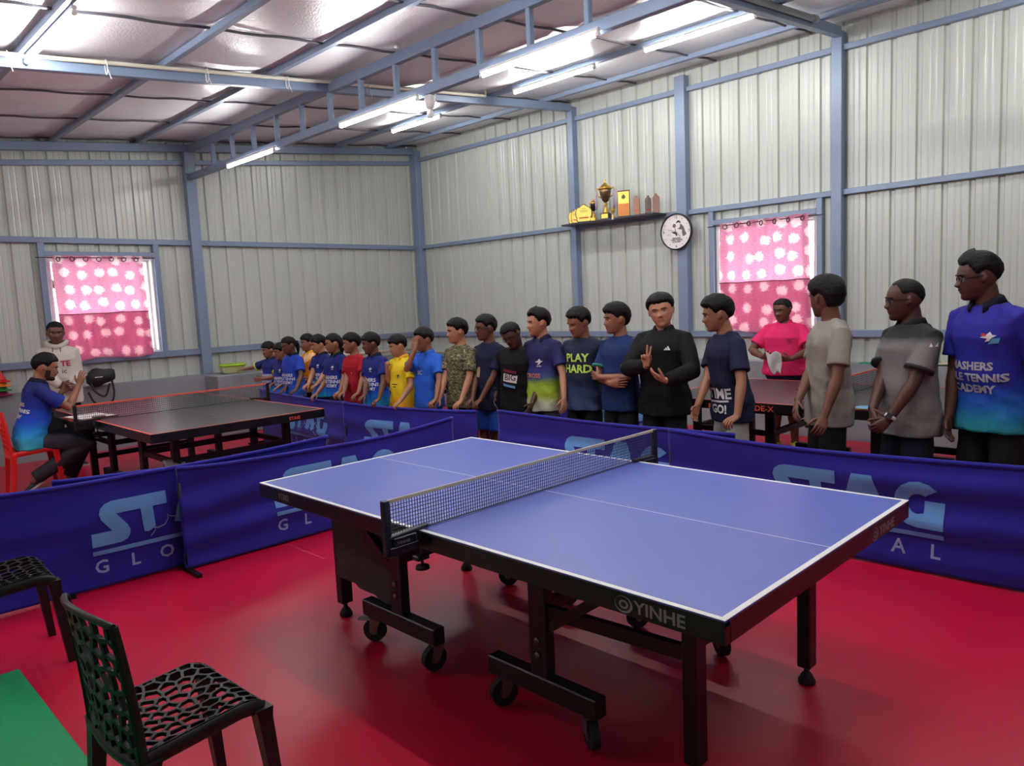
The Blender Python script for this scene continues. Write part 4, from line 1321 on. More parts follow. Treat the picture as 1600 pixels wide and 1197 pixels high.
    # ---- trousers or shorts
    if pants is not None:
        mb = MB(); trunk(mb, -.003, .455, .56)
        for sgn in (1, -1):
            hipj, kn, an, toe = J[sgn]
            lr = .050 * H * (.4 + .6 * b) + .010
            if plen == 'short':
                mb.tube([hipj + Vector((0, 0, .02 * H)), hipj.lerp(kn, .2), hipj.lerp(kn, .6), hipj.lerp(kn, .93)], [lr * .70, lr * .92, lr * 1.08, lr * 1.14], 14)
            else:
                mb.tube([hipj + Vector((0, 0, .02 * H)), hipj.lerp(kn, .2), hipj.lerp(kn, .7), kn, kn.lerp(an, .35), kn.lerp(an, .8), an.lerp(kn, .02)], [lr * .70, lr * .90, lr * .93, lr * .88, lr * .84, lr * .72, lr * .70], 14)
        pm = remesh(mb, .013, 3, .5); pm.materials.clear()
        nrm = [v.normal.copy() for v in pm.vertices]
        for v, n_ in zip(pm.vertices, nrm):
            c = v.co; v.co = c + n_ * (noise.noise(Vector((c.x * 12 + seed, c.y * 12, c.z * 18))) * .006)
        link_mesh('shorts' if plen == 'short' else 'trousers', pm, pants, root, True)
    # ---- shoes
    if shoes:
        for sgn in (1, -1):
            hipj, kn, an, toe = J[sgn]
            f = Vector(toe).normalized(); 
            s_ = f.cross(Vector((0, 0, 1))); 
            s_ = s_.normalized() if s_.length > .05 else Vector((1, 0, 0))
            u_ = s_.cross(f)
            mb = MB(); sl = H * .150
            base = an + u_ * (-.042 * H)
            R_ = []
            for t_, w_, h_ in ((-.30, .020, .030), (-.24, .030, .052), (-.05, .034, .056), (.15, .036, .046), (.40, .042, .032), (.58, .038, .024), (.68, .024, .018), (.72, .008, .010)):
                c = base + f * (t_ * sl)
                R_.append([c + s_ * (w_ * hs * math.cos(2 * PI * k / 12)) + u_ * (max(-.3, math.sin(2 * PI * k / 12)) * h_ * H / 1.72 + .3 * h_ * .9) for k in range(12)])
            mb.loft(R_); so = mb.build('shoe', mat('shoe_%d_%d_%d' % shoes, shoes, .5), root, True)
            mb = MB()
            R_ = []
            for t_, w_ in ((-.31, .020), (-.24, .033), (.15, .038), (.42, .044), (.60, .038), (.72, .014)):
                c = base + f * (t_ * sl)
                R_.append([c + s_ * (q * w_ * hs) + u_ * e for q, e in ((-1, -.003), (1, -.003), (1, .016), (-1, .016))])
            mb.loft(R_); mb.build('sole', mat('shoe_sole', (206, 204, 198), .6), so)
    # ---- hair and face
    ho = hair_mesh(HM, hair, seed, hw).build('hair', M_HAIR, root, True)
    if hair.get('pony'):
        mb = MB(); P = [Vector((0, .80, .25)), Vector((0, 1.02, .15)), Vector((.02, 1.08, -.25)), Vector((.04, .98, -.8)), Vector((.04, .86, -1.35))]
        mb.tube([HM @ p for p in P], [.10 * hh, .13 * hh, .12 * hh, .09 * hh, .03 * hh], 10); mb.build('ponytail', M_HAIR, ho, True)
    if hair.get('long'):
        mb = MB(); P = [Vector((0, .55, .35)), Vector((0, .72, -.2)), Vector((0, .66, -.8)), Vector((0, .58, -1.25))]
        mb.tube([HM @ p for p in P], [(.30 * hh, .16 * hh), (.30 * hh, .16 * hh), (.26 * hh, .12 * hh), (.14 * hh, .06 * hh)], 12); mb.build('hair_length', M_HAIR, ho, True)
    for s in (-1, 1):
        y_ = face_y(.28, .0)
        mb = MB()
        R_ = [[HM @ Vector((s * .28 + a, y_ - .012 - d_, .0 + c)) for a, c in [(w_ * math.cos(2 * PI * k / 10), h_ * math.sin(2 * PI * k / 10)) for k in range(10)]] for d_, w_, h_ in ((-.04, .13, .060), (.010, .115, .052), (.030, .065, .030))]
        mb.loft(R_); eo = mb.build('eye', M_EYEW, root, True)
        mb = MB(); R_ = [[HM @ Vector((s * .28 + .054 * math.cos(2 * PI * k / 10), y_ - d_, .002 + .052 * math.sin(2 * PI * k / 10))) for k in range(10)] for d_ in (.0, .05)]
        mb.loft(R_); mb.build('iris', M_IRIS, eo, True)
        mb = MB(); pts = []
        for k in range(9):
            xx = .12 + .34 * k / 8; zq = .155 + .032 * math.sin(PI * (k / 8) ** .8 * .9)
            pts.append(HM @ Vector((s * xx, face_y(xx, zq) - .012, zq)))
        mb.tube(pts, [(.020 * hh * .5, .030 * hh * .55)] * 8 + [(.006 * hh, .006 * hh)], 6); mb.build('eyebrow', M_BROW, root, True)
    mb = MB(); pts = [HM @ Vector((xx, face_y(xx, -.535) - .014, -.535 + .012 * abs(xx / .2))) for xx in [-.20 + .4 * k / 10 for k in range(11)]]
    mb.tube(pts, [(.004 * hh, .006 * hh)] + [(.014 * hh, .022 * hh)] * 9 + [(.004 * hh, .006 * hh)], 6); mb.build('mouth', LIP[sk], root, True)
    if glasses:
        g = MB()
        for s in (-1, 1):
            pts = [HM @ Vector((s * .29 + .17 * math.cos(2 * PI * k / 16), face_y(.29, 0) - .12, -.02 + .125 * math.sin(2 * PI * k / 16))) for k in range(17)]
            g.tube(pts, .0030, 6, caps=False)
            g.tube([HM @ Vector((s * .46, face_y(.29, 0) - .12, .02)), HM @ Vector((s * .70 * hw, -.2, .04)), HM @ Vector((s * .72 * hw, .08, .02))], .0028, 6)
        g.tube([HM @ Vector((-.12, face_y(.29, 0) - .125, .0)), HM @ Vector((.12, face_y(.29, 0) - .125, .0))], .0028, 6)
        g.build('glasses', M_SPEC, root, True)
    if beard:
        a = math.radians(78)
        if 'm' in beard: shell_patch(HM, -.33, .33, -.485, -.385, .022, hw).build('moustache', M_BROW, root, True)
        if 'b' in beard:
            shell_patch(HM, -a, a, -.97, -.64, .010, hw, 20).build('beard', M_BEARD, root, True)
            for s in (-1, 1): shell_patch(HM, s * math.radians(60), s * math.radians(86), -.74, -.16, .008, hw).build('sideburn', M_BEARD, root, True)
    if hood:
        mb = MB(); n = 24; R_ = []
        c0 = tr((0, .020 * H, Zs + .030 * H))
        for (g, dzz, gy) in ((.050, -.012, 1.0), (.066, .004, 1.15), (.074, .026, 1.25), (.060, .040, 1.2), (.048, .030, 1.05)):
            R_.append([c0 + TX * (g * H * math.cos(2 * PI * k / n)) + TY * (g * H * gy * math.sin(2 * PI * k / n)) + TZ * ((dzz - .03 * max(0, -math.sin(2 * PI * k / n)) ** 2) * H) for k in range(n)])
        mb.loft(R_, caps=False); o_ = mb.build('hood', shirt, root, True); so = o_.modifiers.new('t', 'SOLIDIFY'); so.thickness = .01
        for s in (-1, 1):
            mb = MB(); mb.tube([c0 + TX * (s * .022 * H) + TY * (-.078 * H) + TZ * (-.01 * H), c0 + TX * (s * .026 * H) + TY * (-.085 * H) + TZ * (-.09 * H)], .004, 6); mb.build('drawstring', mat('drawstring', (60, 60, 66), .7), root, True)
    root['arm_points'] = ''
    del root['arm_points']
    return root, arms, HM, inv
# ---- clothes
def jersey(tagn, H, dark=0):
    return zgrad('academy_jersey_' + tagn, [(0, (46, 176, 214)), (.20, (32, 128, 214)), (.36, (34, 84, 204)), (.62, (32, 52, 160)), (.85, (30, 40, 112))], .46 * H, .80 * H, wob=.05)
NAVY = cloth_mat('navy_cotton', (27, 32, 58)); BLACKC = cloth_mat('black_cotton', (20, 20, 23)); DKSHORT = cloth_mat('dark_shorts', (26, 27, 34)); BLUESH = cloth_mat('royal_shorts', (28, 66, 150))
M_PRINT = mat('white_print', (222, 222, 220), .7); M_LIME = mat('lime_print', (190, 224, 96), .7); M_GREYP = mat('grey_print', (166, 168, 172), .7)
NCOL = cloth_mat('navy_collar', (24, 27, 52))
BIRD = [[(-.5, .1), (-.1, .25), (.15, .5), (.3, .25), (.55, .2), (.3, .05), (.1, -.2), (-.2, -.25), (0, 0)], [(-.3, -.35), (.35, -.35), (.35, -.45), (-.3, -.45)]]
def academy(H, logo=True):
    r = [('text', 'SMASHERS', (-.008, .655), .036 * H, M_PRINT, dict(bold=.0012)), ('text', 'TABLE TENNIS', (-.008, .622), .036 * H, M_PRINT, dict(bold=.0012)), ('text', 'ACADEMY', (-.008, .589), .036 * H, M_PRINT, dict(bold=.0012))]
    if logo: r.append(('poly', BIRD, (.042, .735), .036 * H, M_PRINT))
    return r
def over(x, y, z=.735, pose='over', dx=0.0, **k):
    """wrist behind the top hem of a barrier, fingers hooked over it"""
    d = dict(w=(x, y, z), f=(dx, -1, -.45), n=(0, .35, -1), world=True, pose=pose); d.update(k); return d
BOY = dict(th=.13, top=.10, fringe=.40, nape=-.48)

# ---- the row at the left, small to tall
person('small child in blue jersey stretching one arm out to the grey ledge', -6.98, 2.22, 1.27, 12, 'b', head=(-12, 4, 0), shirt=jersey('k1', 1.27), cuff=mat('lime_cuff', (196, 216, 70), .7), pants=NAVY, plen='short',
       R=dict(w=(-7.50, 2.05, .885), f=(-1, -.2, -.15), n=(0, 0, -1), world=True, pose='flat', pole=(0, 1, -.6)), L=dict(w=(-6.78, 1.98, .80)), hair=dict(BOY, fringe=.30), collar=NCOL, prints=academy(1.27, False), seed=1)
person('small child in blue jersey, second from the outstretched arm', -6.42, 2.10, 1.265, 8, 'b', head=(-15, 6, 0), shirt=jersey('k2', 1.265), pants=NAVY, plen='short', L=over(-6.20, 1.90), R=over(-6.46, 1.92), hair=BOY, collar=NCOL, prints=academy(1.265), seed=2)
person('girl in royal blue jersey with hair tied back, looking down past the charcoal table', -6.0, 2.00, 1.365, 8, 'c', fem=True, head=(-12, 12, 0), shirt=zgrad('royal_jersey', [(0, (220, 226, 234)), (.14, (60, 110, 206)), (.5, (40, 78, 196)), (1, (36, 62, 170))], .6, 1.08, wob=.06), pants=BLACKC, plen='short',
       L=over(-5.66, 1.84), R=over(-5.95, 1.86), hair=dict(th=.07, top=.06, fringe=.44, nape=-.5, pony=True), collar=NCOL, prints=academy(1.365)[:3], seed=3)
person('boy in orange and brown zigzag shirt behind the blue jerseys', -6.27, 2.40, 1.36, 2, 'b', head=(-8, 2, 0), shirt=blotch('orange_zigzag', [(0, (246, 160, 52)), (.34, (96, 52, 34)), (.50, (244, 196, 140)), (.68, (248, 140, 30)), (.86, (120, 60, 34))], 9, (1, 1, .8), kind='vor'), pants=DKSHORT, plen='short',
       L=dict(lw=(.16, -.10, .78)), hair=BOY, collar=cloth_mat('amber_cloth', (246, 176, 40)), seed=4)
person('fair boy in blue jersey with dark collar, beside the long-haired girl', -5.60, 2.17, 1.37, 6, 'a', head=(-20, 8, 4), shirt=jersey('k5', 1.37), pants=NAVY, plen='short', L=over(-5.20, 1.80), R=over(-5.42, 1.84), hair=dict(BOY, fringe=.34), collar=cloth_mat('black_collar', (20, 20, 24)), prints=academy(1.37), seed=5)
person('long-haired girl in blue jersey next to the red shirt', -4.91, 1.95, 1.40, 4, 'b', fem=True, head=(-25, 6, 0), shirt=jersey('k6', 1.40), hem=.50, pants=cloth_mat('navy_skirt', (26, 32, 74)), plen='short', L=over(-4.50, 1.70), R=over(-5.02, 1.74), hair=dict(th=.08, top=.06, fringe=.50, nape=-.6, long=True), collar=NCOL, prints=academy(1.40), seed=6)
person('boy in plain dark red shirt', -4.57, 1.96, 1.40, 4, 'b', head=(-28, 2, 0), shirt=cloth_mat('dark_red_shirt', (164, 24, 42)), pants=NAVY, plen='short', L=over(-4.16, 1.70), R=over(-4.42, 1.70), hair=BOY, prints=[('poly', [[(-.5, .3), (.5, .3), (0, -.5)]], (.05, .70), .02, mat('gold_print', (226, 160, 60), .5))], seed=7)
person('boy in blue jersey with cyan hem, standing between the red and yellow shirts', -4.18, 1.95, 1.405, 4, 'c', head=(-28, 6, 0), shirt=jersey('k8', 1.405), pants=NAVY, plen='short', L=over(-3.85, 1.75), R=over(-4.06, 1.72), hair=BOY, collar=NCOL, prints=academy(1.405), seed=8)
person('boy in bright yellow shirt with one hand held to his chest', -3.80, 2.02, 1.385, 6, 'a', head=(-28, 12, 0), shirt=zgrad('yellow_jersey', [(0, (236, 150, 40)), (.3, (240, 178, 30)), (.45, (246, 214, 40)), (1, (244, 212, 44))], .62, 1.10, wob=.08), pants=cloth_mat('orange_shorts', (236, 150, 40)), plen='short',
       R=dict(w=(-3.86, 1.88, 1.03), pose='fist', f=(.2, -.2, 1), n=(0, 1, 0), world=True), L=over(-3.56, 1.80), hair=dict(BOY, fringe=.36, top=.06), collar=cloth_mat('amber_cloth', (246, 176, 40)), prints=[('poly', [[(-1.4, -.12), (1.4, -.12), (1.4, .14), (-1.4, .14)]], (0, .64), .03, mat('navy_print', (40, 44, 90), .6)), ('poly', [[(-.7, -.12), (.7, -.12), (.7, .14), (-.7, .14)]], (0, .622), .03, mat('navy_print', (40, 44, 90), .6)), ('poly', BIRD, (.035, .70), .04, mat('navy_print', (40, 44, 90), .6))], seed=9)
person('boy in bright blue jersey covering his face with one hand', -3.46, 2.08, 1.445, 8, 'b', head=(-22, 6, 0), shirt=blotch('bright_blue_jersey', [(0, (40, 96, 200)), (.62, (52, 110, 212)), (.76, (120, 96, 96)), (.80, (44, 100, 206))], 5, (1, 1, .5)), pants=cloth_mat('blue_shorts', (40, 84, 180)), plen='short',
       R=dict(w=(-3.42, 1.91, 1.235), f=(-.12, .12, 1), n=(-.35, 1, 0), world=True, pose='flat', pole=(-.3, -.6, -1)), L=over(-3.10, 1.87), hair=dict(BOY, fringe=.44), collar=cloth_mat('blue_collar', (52, 110, 212)), prints=[('text', 'SC', (.0, .70), .055, M_PRINT, dict(bold=.001))], seed=10)
# ---- the bigger boys
person('boy in green camouflage T-shirt with both hands on the barrier', -3.07, 2.18, 1.523, 6, 'a', head=(-28, 2, 0), shirt=blotch('camouflage', [(0, (46, 44, 34)), (.40, (112, 106, 76)), (.50, (62, 62, 44)), (.58, (158, 150, 116)), (.66, (50, 48, 38))], 26, (1, 1, 1.8)), pants=DKSHORT, plen='short',
       L=over(-2.86, 1.97), R=over(-3.13, 1.93), hair=dict(BOY, fringe=.44), hem=.44, seed=11)
person('thin boy in navy T-shirt and glasses, wrists crossed on the barrier', -2.77, 2.28, 1.55, 4, 'c', b=.92, head=(-26, 2, 0), shirt=NAVY, pants=BLUESH, plen='short', glasses=True, L=over(-2.72, 2.09, .75), R=over(-2.80, 2.06, .74), hair=dict(BOY, fringe=.46, th=.10), hem=.42,
       prints=[('poly', [[(-.4, -.7), (.3, -.7), (.35, .6), (-.1, .7), (-.4, .2)]], (-.03, .66), .07, mat('beige_print', (168, 140, 110), .7))], seed=12)
person('boy in black T-shirt with a white BIG print, head tilted, wearing glasses', -2.47, 2.33, 1.50, 22, 'd', b=1.02, head=(-8, 24, -16), lean=(6, 4), shirt=BLACKC, pants=BLUESH, plen='short', glasses=True, hair=dict(th=.09, top=.05, fringe=.46), hem=.43, L=dict(w=(-2.20, 2.24, .74)), R=dict(lw=(-.20, -.05, .78)),
       prints=[('poly', [[(-.9, -.45), (.9, -.62), (1.0, .30), (-.85, .50)]], (-.015, .660), .075, M_PRINT), ('poly', [[(-.9, .62), (.85, .42), (.9, .75), (-.8, 1.0)]], (-.015, .665), .075, mat('maroon_print', (120, 32, 48), .7)), ('poly', [[(-.9, -.62), (.7, -.85), (.7, -1.15), (-.8, -.95)]], (-.015, .655), .075, mat('sky_print', (96, 168, 210), .7)), ('text', 'BIG', (-.012, .661), .075, mat('black_print', (16, 16, 18), .7), dict(bold=.001, n=(0, -1, 0)))], seed=13)
person('boy in a purple, lime and white faded sports shirt', -2.22, 2.42, 1.59, 6, 'a', head=(-32, 2, 0), shirt=zgrad('purple_lime_shirt', [(0, (216, 216, 204)), (.16, (206, 208, 186)), (.34, (166, 186, 58)), (.52, (150, 180, 60)), (.62, (62, 84, 130)), (.74, (50, 48, 116)), (1, (34, 36, 78))], .66, 1.22, wob=.07), pants=cloth_mat('grey_track', (70, 72, 80)), hem=.42,
       L=dict(w=(-1.84, 2.27, .76), pose='relaxed'), hair=dict(BOY, fringe=.50, quiff=.06), collar=NCOL, prints=[('text', 'CROSS', (-.012, .625), .055, mat('coral_print', (220, 130, 110), .7), dict(bold=.001)), ('poly', BIRD, (.03, .70), .075, M_PRINT)], seed=14)
person('boy in navy PLAY HARD T-shirt looking down', -1.77, 2.46, 1.595, 10, 'b', head=(-24, 16, 4), shirt=zgrad('navy_dotted', [(0, (62, 78, 112)), (.35, (40, 52, 84)), (.5, (28, 36, 60)), (1, (28, 36, 60))], .70, 1.22), pants=BLACKC, hem=.44, L=dict(w=(-1.50, 2.52, .86)), R=dict(w=(-2.02, 2.45, .82)),
       hair=dict(BOY, fringe=.48), prints=[('text', 'PLAY', (0, .728), .095, M_LIME, dict(bold=.003)), ('text', 'HARD', (0, .668), .095, M_LIME, dict(bold=.003))], seed=15)
person('boy in navy shirt with green sleeve bands, arms folded', -1.36, 2.44, 1.61, -6, 'b', head=(-26, 2, 0), shirt=cloth_mat('ink_blue_shirt', (30, 48, 96)), cuff=mat('green_band', (22, 112, 96), .7), pants=DKSHORT, hem=.45,
       L=dict(lw=(-.055, -.20, 1.01), f=(-1, .25, .1), n=(0, 1, 0), pose='flat', pole=(.7, -.2, -1)), R=dict(lw=(.06, -.185, .96), f=(1, .25, .05), n=(0, 1, 0), pose='flat', pole=(-.7, -.2, -1)), hair=dict(th=.16, top=.08, fringe=.40, nape=-.62, fwd=.06), seed=16)
person('boy in black track top making a V sign at the camera', -.95, 2.46, 1.672, 12, 'a', b=1.20, head=(14, 2, -8), shirt=BLACKC, sleeve='long', pants=DKSHORT, hem=.43, voxel=.007,
       R=dict(w=(-.90, 2.15, 1.13), f=(-.06, .02, 1), n=(.5, -.85, 0), world=True, pose='v', pole=(-1, .1, -.7)), L=dict(w=(-.74, 2.16, 1.02), f=(-.9, -.3, .45), n=(-.25, .55, .8), world=True, pose='open', pole=(1, .5, -.5)),
       hair=dict(th=.13, top=.10, fringe=.46), hw=1.12, collar=cloth_mat('black_collar', (20, 20, 24)), prints=[('poly', [[(-.9, -.5), (-.4, -.5), (-.62, -.1), (-.8, -.2)], [(-.3, -.5), (.25, -.5), (-.2, .3), (-.5, .1)], [(.35, -.5), (.95, -.5), (.3, .7), (-.05, .5)]], (.052, .752), .026, M_PRINT)], seed=17)
person('boy in dark navy T-shirt leaning one straight arm on the barrier, grey trousers', -.36, 2.45, 1.644, -32, 'b', head=(-20, 8, 0), lean=(7, 0), shirt=NAVY, pants=cloth_mat('light_grey_track', (176, 172, 166)), hem=.44, voxel=.007,
       L=dict(w=(-.13, 2.10, .755), f=(-.3, -1, -.35), n=(0, .3, -1), world=True, pose='over', pole=(.3, 1, 0)), R=dict(w=(-.50, 2.18, .80)), hair=dict(th=.15, top=.12, fringe=.46, nape=-.45, fwd=.05),
       prints=[('text', 'TIME', (-.02, .575), .105, M_PRINT, dict(bold=.003, n=(.55, -.85, 0))), ('poly', [[(-1.2, -.12), (1.2, .02), (1.2, .2), (-1.2, .08)]], (-.02, .540), .075, M_PRINT, dict(n=(.55, -.85, 0))), ('text', 'GO!', (-.02, .507), .085, M_PRINT, dict(bold=.003, n=(.55, -.85, 0)))], seed=18)
# ---- the men at the right
gm = person('young man in grey T-shirt with his back half turned, looking at the pink polo', .33, 2.50, 1.735, -46, 'c', head=(-64, 4, 0), shirt=cloth_mat('grey_marl', (140, 134, 126)), pants=BLACKC, hem=.43, voxel=.007,
       L=dict(w=(.42, 2.16, .745), f=(.05, -.8, -.7), n=(-.6, .4, -.6), world=True, pose='over'), R=dict(w=(.20, 2.22, .80), f=(.1, -.7, -.8), n=(.6, .3, -.4), world=True, pose='relaxed'), hair=dict(th=.17, top=.10, fringe=.46, nape=-.66), seed=19)
pm = person('man in grey and black polo with glasses and very short hair, hands joined', .84, 2.47, 1.691, -34, 'd', b=1.10, head=(-26, 4, 0), shirt=zgrad('grey_polo', [(0, (128, 120, 117)), (.55, (124, 117, 115)), (.86, (112, 107, 106)), (.92, (40, 42, 44)), (1, (34, 36, 38))], .72, 1.42, wob=.06), pants=cloth_mat('navy_track', (22, 27, 44)), hem=.43, voxel=.007, glasses=True,
       L=dict(w=(.80, 2.16, .800), f=(-.55, -.55, -.6), n=(-.7, .3, -.3), world=True, pose='grip', pole=(.6, .8, 0)), R=dict(w=(.70, 2.17, .790), f=(.35, -.6, -.7), n=(.6, .5, -.2), world=True, pose='relaxed', pole=(-.6, .8, 0)), hair=dict(th=.022, top=.01, fringe=.66, nape=-.35, side=.1),
       collar=cloth_mat('black_collar', (20, 20, 24)), cuff=mat('black_band', (24, 24, 26), .8), prints=[('poly', [[(-.6, -.3), (-.1, -.3), (-.35, .3)], [(.1, -.3), (.6, -.3), (.6, .3), (.3, .0)]], (.075, .765), .04, M_PRINT, dict(n=(.75, -.6, 0)))], seed=20)
person('tall man with moustache and glasses in the blue and green academy jersey', 1.29, 2.50, 1.835, -24, 'd', b=1.02, head=(-40, 6, 0), lean=(8, 0), shirt=zgrad('coach_jersey', [(0, (52, 138, 140)), (.14, (40, 140, 158)), (.26, (26, 100, 176)), (.38, (30, 74, 176)), (.52, (36, 44, 156)), (1, (42, 36, 140))], .80, 1.50, wob=.13), pants=BLACKC, hem=.43, voxel=.006, glasses=True, beard='m',
       L=dict(w=(1.60, 2.50, .86)), R=dict(w=(1.08, 2.42, .86)), hair=dict(th=.07, top=.09, fringe=.52, nape=-.40, quiff=.13), collar=cloth_mat('dark_navy_collar', (20, 21, 40)),
       prints=[('text', 'SMASHERS', (-.022, .655), .064, M_GREYP, dict(bold=.0025)), ('text', 'TABLE TENNIS', (-.022, .618), .064, M_GREYP, dict(bold=.0025)), ('text', 'ACADEMY', (-.022, .581), .064, M_GREYP, dict(bold=.0025)), ('poly', BIRD[:1], (.052, .745), .075, M_PRINT), ('poly', [[(0, -.3), (.6, -.25), (.7, .1), (.3, .1)]], (.052, .740), .08, mat('sky_print', (96, 168, 210), .7)), ('poly', [[(-.45, .18), (-.05, .1), (-.1, .28), (-.35, .36)]], (.052, .748), .075, mat('red_print', (200, 40, 50), .7)), ('text', 'SMASHERS', (.052, .715), .018, mat('black_print', (16, 16, 18), .7))], seed=21)
person('woman in bright pink polo and navy skirt standing behind the charcoal table', -1.14, 4.99, 1.576, 14, 'c', fem=True, b=1.34, head=(-22, 8, 0), shirt=cloth_mat('bright_pink_polo', (226, 44, 104)), collar=cloth_mat('bright_pink_polo', (226, 44, 104)), pants=cloth_mat('navy_denim', (30, 38, 66)), plen='short', hem=.49, shoes=(196, 214, 40),
       L=dict(w=(-.95, 4.72, .955), f=(-.7, -.4, .05), n=(-.2, .8, .4), world=True, pose='grip', pole=(1, .3, -.4)), R=dict(w=(-1.23, 4.70, .97), f=(.7, -.3, .05), n=(.2, .8, .4), world=True, pose='grip', pole=(-1, .3, -.4)), hair=dict(th=.045, top=.02, fringe=.50, nape=-.4), hw=1.08,
       prints=[('poly', [[(-.5, .1), (.5, .2), (.4, .35), (-.4, .3)], [(-.3, -.2), (.3, -.15), (.2, .05), (-.3, 0)], [(-.4, -.4), (.35, -.35), (.3, -.28), (-.4, -.3)]], (.055, .72), .07, mat('plum_print', (150, 30, 84), .7))], seed=22)
person('woman in white hooded sweatshirt standing by the curtained window', -7.28, -.20, 1.674, 72, 'c', fem=True, b=1.12, head=(6, 4, 0), shirt=cloth_mat('white_hoodie', (206, 198, 190)), sleeve='long', hood=True, pants=DKSHORT, hem=.44, hair=dict(th=.05, top=.03, fringe=.52, nape=-.45, pony=True),
       L=dict(w=(-7.02, -.11, .92), f=(.3, -.8, .0), n=(-1, 0, 0), world=True, pose='grip', pole=(0, .8, -.5)), R=dict(w=(-7.02, -.27, .94), f=(.3, .8, .0), n=(-1, 0, 0), world=True, pose='grip', pole=(0, -.8, -.5)),
       prints=[('text', 'TE', (.045, .715), .085, mat('crimson_print', (186, 30, 64), .7), dict(bold=.003)), ('text', 'ic', (.035, .665), .08, mat('black_print', (16, 16, 18), .7))], seed=23)
person('man in blue academy jersey sitting on the red chair, one hand raised', -6.10, -.80, 1.72, 172, 'b', b=1.06, head=(-8, 14, 0), lean=(14, 0), hipz=.555, shirt=zgrad('umpire_jersey', [(0, (70, 186, 206)), (.22, (40, 150, 226)), (.42, (32, 78, 206)), (.68, (30, 50, 150)), (1, (32, 40, 96))], .50, 1.08, wob=.05), pants=cloth_mat('charcoal_track', (58, 54, 64)), hem=.455, collar=NCOL,
       R=dict(w=(-5.98, -.36, 1.02), f=(.1, .35, 1), n=(-.6, .6, .1), world=True, pose='open', pole=(-.2, -.5, -1)), L=dict(w=(-6.22, -.46, .95), f=(.3, .6, .5), n=(.6, -.2, .2), world=True, pose='grip', pole=(.4, -.4, -1)),
       legs={1: ((.085, 0, .50), (.13, -.50, .50), (.12, -.30, .075), (.1, -1, 0)), -1: ((-.085, 0, .50), (-.12, -.48, .44), (-.10, .02, .15), (-.05, .75, -.45))}, hair=dict(th=.10, top=.10, fringe=.50, nape=-.42), beard='mb', shoes=(34, 32, 36), prints=[('text', 'SMASHERS', (0, .70), .05, M_PRINT, dict(n=(0, 1, 0), bold=.0015)), ('text', 'TABLE TENNIS', (0, .665), .05, M_PRINT, dict(n=(0, 1, 0), bold=.0015)), ('text', 'ACADEMY', (0, .63), .05, M_PRINT, dict(n=(0, 1, 0), bold=.0015))], seed=24)
chair('red perforated plastic chair under the seated man', -6.13, -.80, math.radians(-4), M_CHAIRR, 14)
# ================================================================== shelf, trophies, clock
M_SHELF = mat('dark_shelf_board', (52, 50, 62), .5, var=.1)
M_GOLD = mat('gold', (226, 182, 84), .28, .85)
M_GOLDP = mat('gold_plate', (240, 208, 96), .4, .35)
M_WOODP = mat('plaque_wood', (132, 98, 84), .45, var=.2, vscale=20)
M_DKBASE = mat('trophy_black_base', (30, 26, 28), .35)
sh = thing('wall_shelf', 'dark board shelf on the wall carrying trophies', 'shelf', (-3.80, 5.58, 2.655))
m = MB(); m.box(-.76, .76, -.13, .155, 0, .022, ch=.002); m.build('board', M_SHELF, sh)
for x in (-.55, .5):
    m = MB(); m.box(x - .012, x + .012, -.10, .155, -.012, 0); m.build('bracket', M_STEEL, sh)
m = MB(); m.disc((.13, -.131, .012), (0, -1, 0), .016, 12); m.build('sticker', M_WPLAST, sh)
ZSH = 2.678
def plaque(label, x, y, w_, h_, mt, edge, shape, rz=0.0, art=True):
    t = thing('award_plaque', label, 'plaque', (x, y, ZSH), rz, 'plaques on the trophy shelf')
    if shape == 'crest':
        po = [(-.38, 0), (.38, 0), (.46, .10), (.42, .22), (.5, .34), (.5, .62), (.40, .80), (.24, .84), (.12, .94), (0, 1), (-.12, .94), (-.24, .84), (-.40, .80), (-.5, .62), (-.5, .34), (-.42, .22), (-.46, .10)]
    elif shape == 'rect': po = [(-.5, 0), (.5, 0), (.5, 1), (-.5, 1)]
    else: po = [(-.42, 0), (.42, 0), (.5, .08), (.40, .2), (.46, .3), (.46, .78), (.36, .86), (.2, .9), (.12, 1), (-.12, 1), (-.2, .9), (-.36, .86), (-.46, .78), (-.46, .3), (-.40, .2), (-.5, .08)]
    M0 = frame((0, .006, 0), (1, 0, 0), (0, 0, 1))
    m = MB(); m.prism([(a * w_, b * h_) for a, b in po], .014, frame((0, .010, 0), (1, 0, 0), (0, -.0, 1))); m.build('backboard', edge, t)
    m = MB(); m.prism([(a * w_ * .9, (.05 + b * .9) * h_) for a, b in po], .004, frame((0, -.0042, 0), (1, 0, 0), (0, 0, 1))); m.build('face_plate', mt, t)
    if art:
        Mp = frame((0, -.0085, 0), (1, 0, 0), (0, 0, 1)); m = MB()
        for k, (zz, ww) in enumerate(((.72, .25), (.62, .5), (.55, .4))): m.prism([(-ww / 2 * w_, zz * h_), (ww / 2 * w_, zz * h_), (ww / 2 * w_, (zz + .025) * h_), (-ww / 2 * w_, (zz + .025) * h_)], .001, Mp)
        m.build('engraving', M_WOODP, t)
        m = MB(); m.prism([(-.28 * w_, .20 * h_), (.28 * w_, .20 * h_), (.28 * w_, .27 * h_), (-.28 * w_, .27 * h_)], .001, Mp); m.build('red_band', mat('red_band', (200, 50, 50), .5), t)
    return t
plaque('gold crest plaque at the left end of the shelf, leftmost of three', -4.40, 5.53, .15, .19, M_GOLDP, M_DKBASE, 'crest', .55)
plaque('gold crest plaque in the middle of the three overlapping ones', -4.34, 5.52, .15, .20, M_GOLDP, M_DKBASE, 'crest', .5)
plaque('gold crest plaque in front of the other two, broadest', -4.19, 5.50, .24, .245, M_GOLDP, M_DKBASE, 'crest', .35)
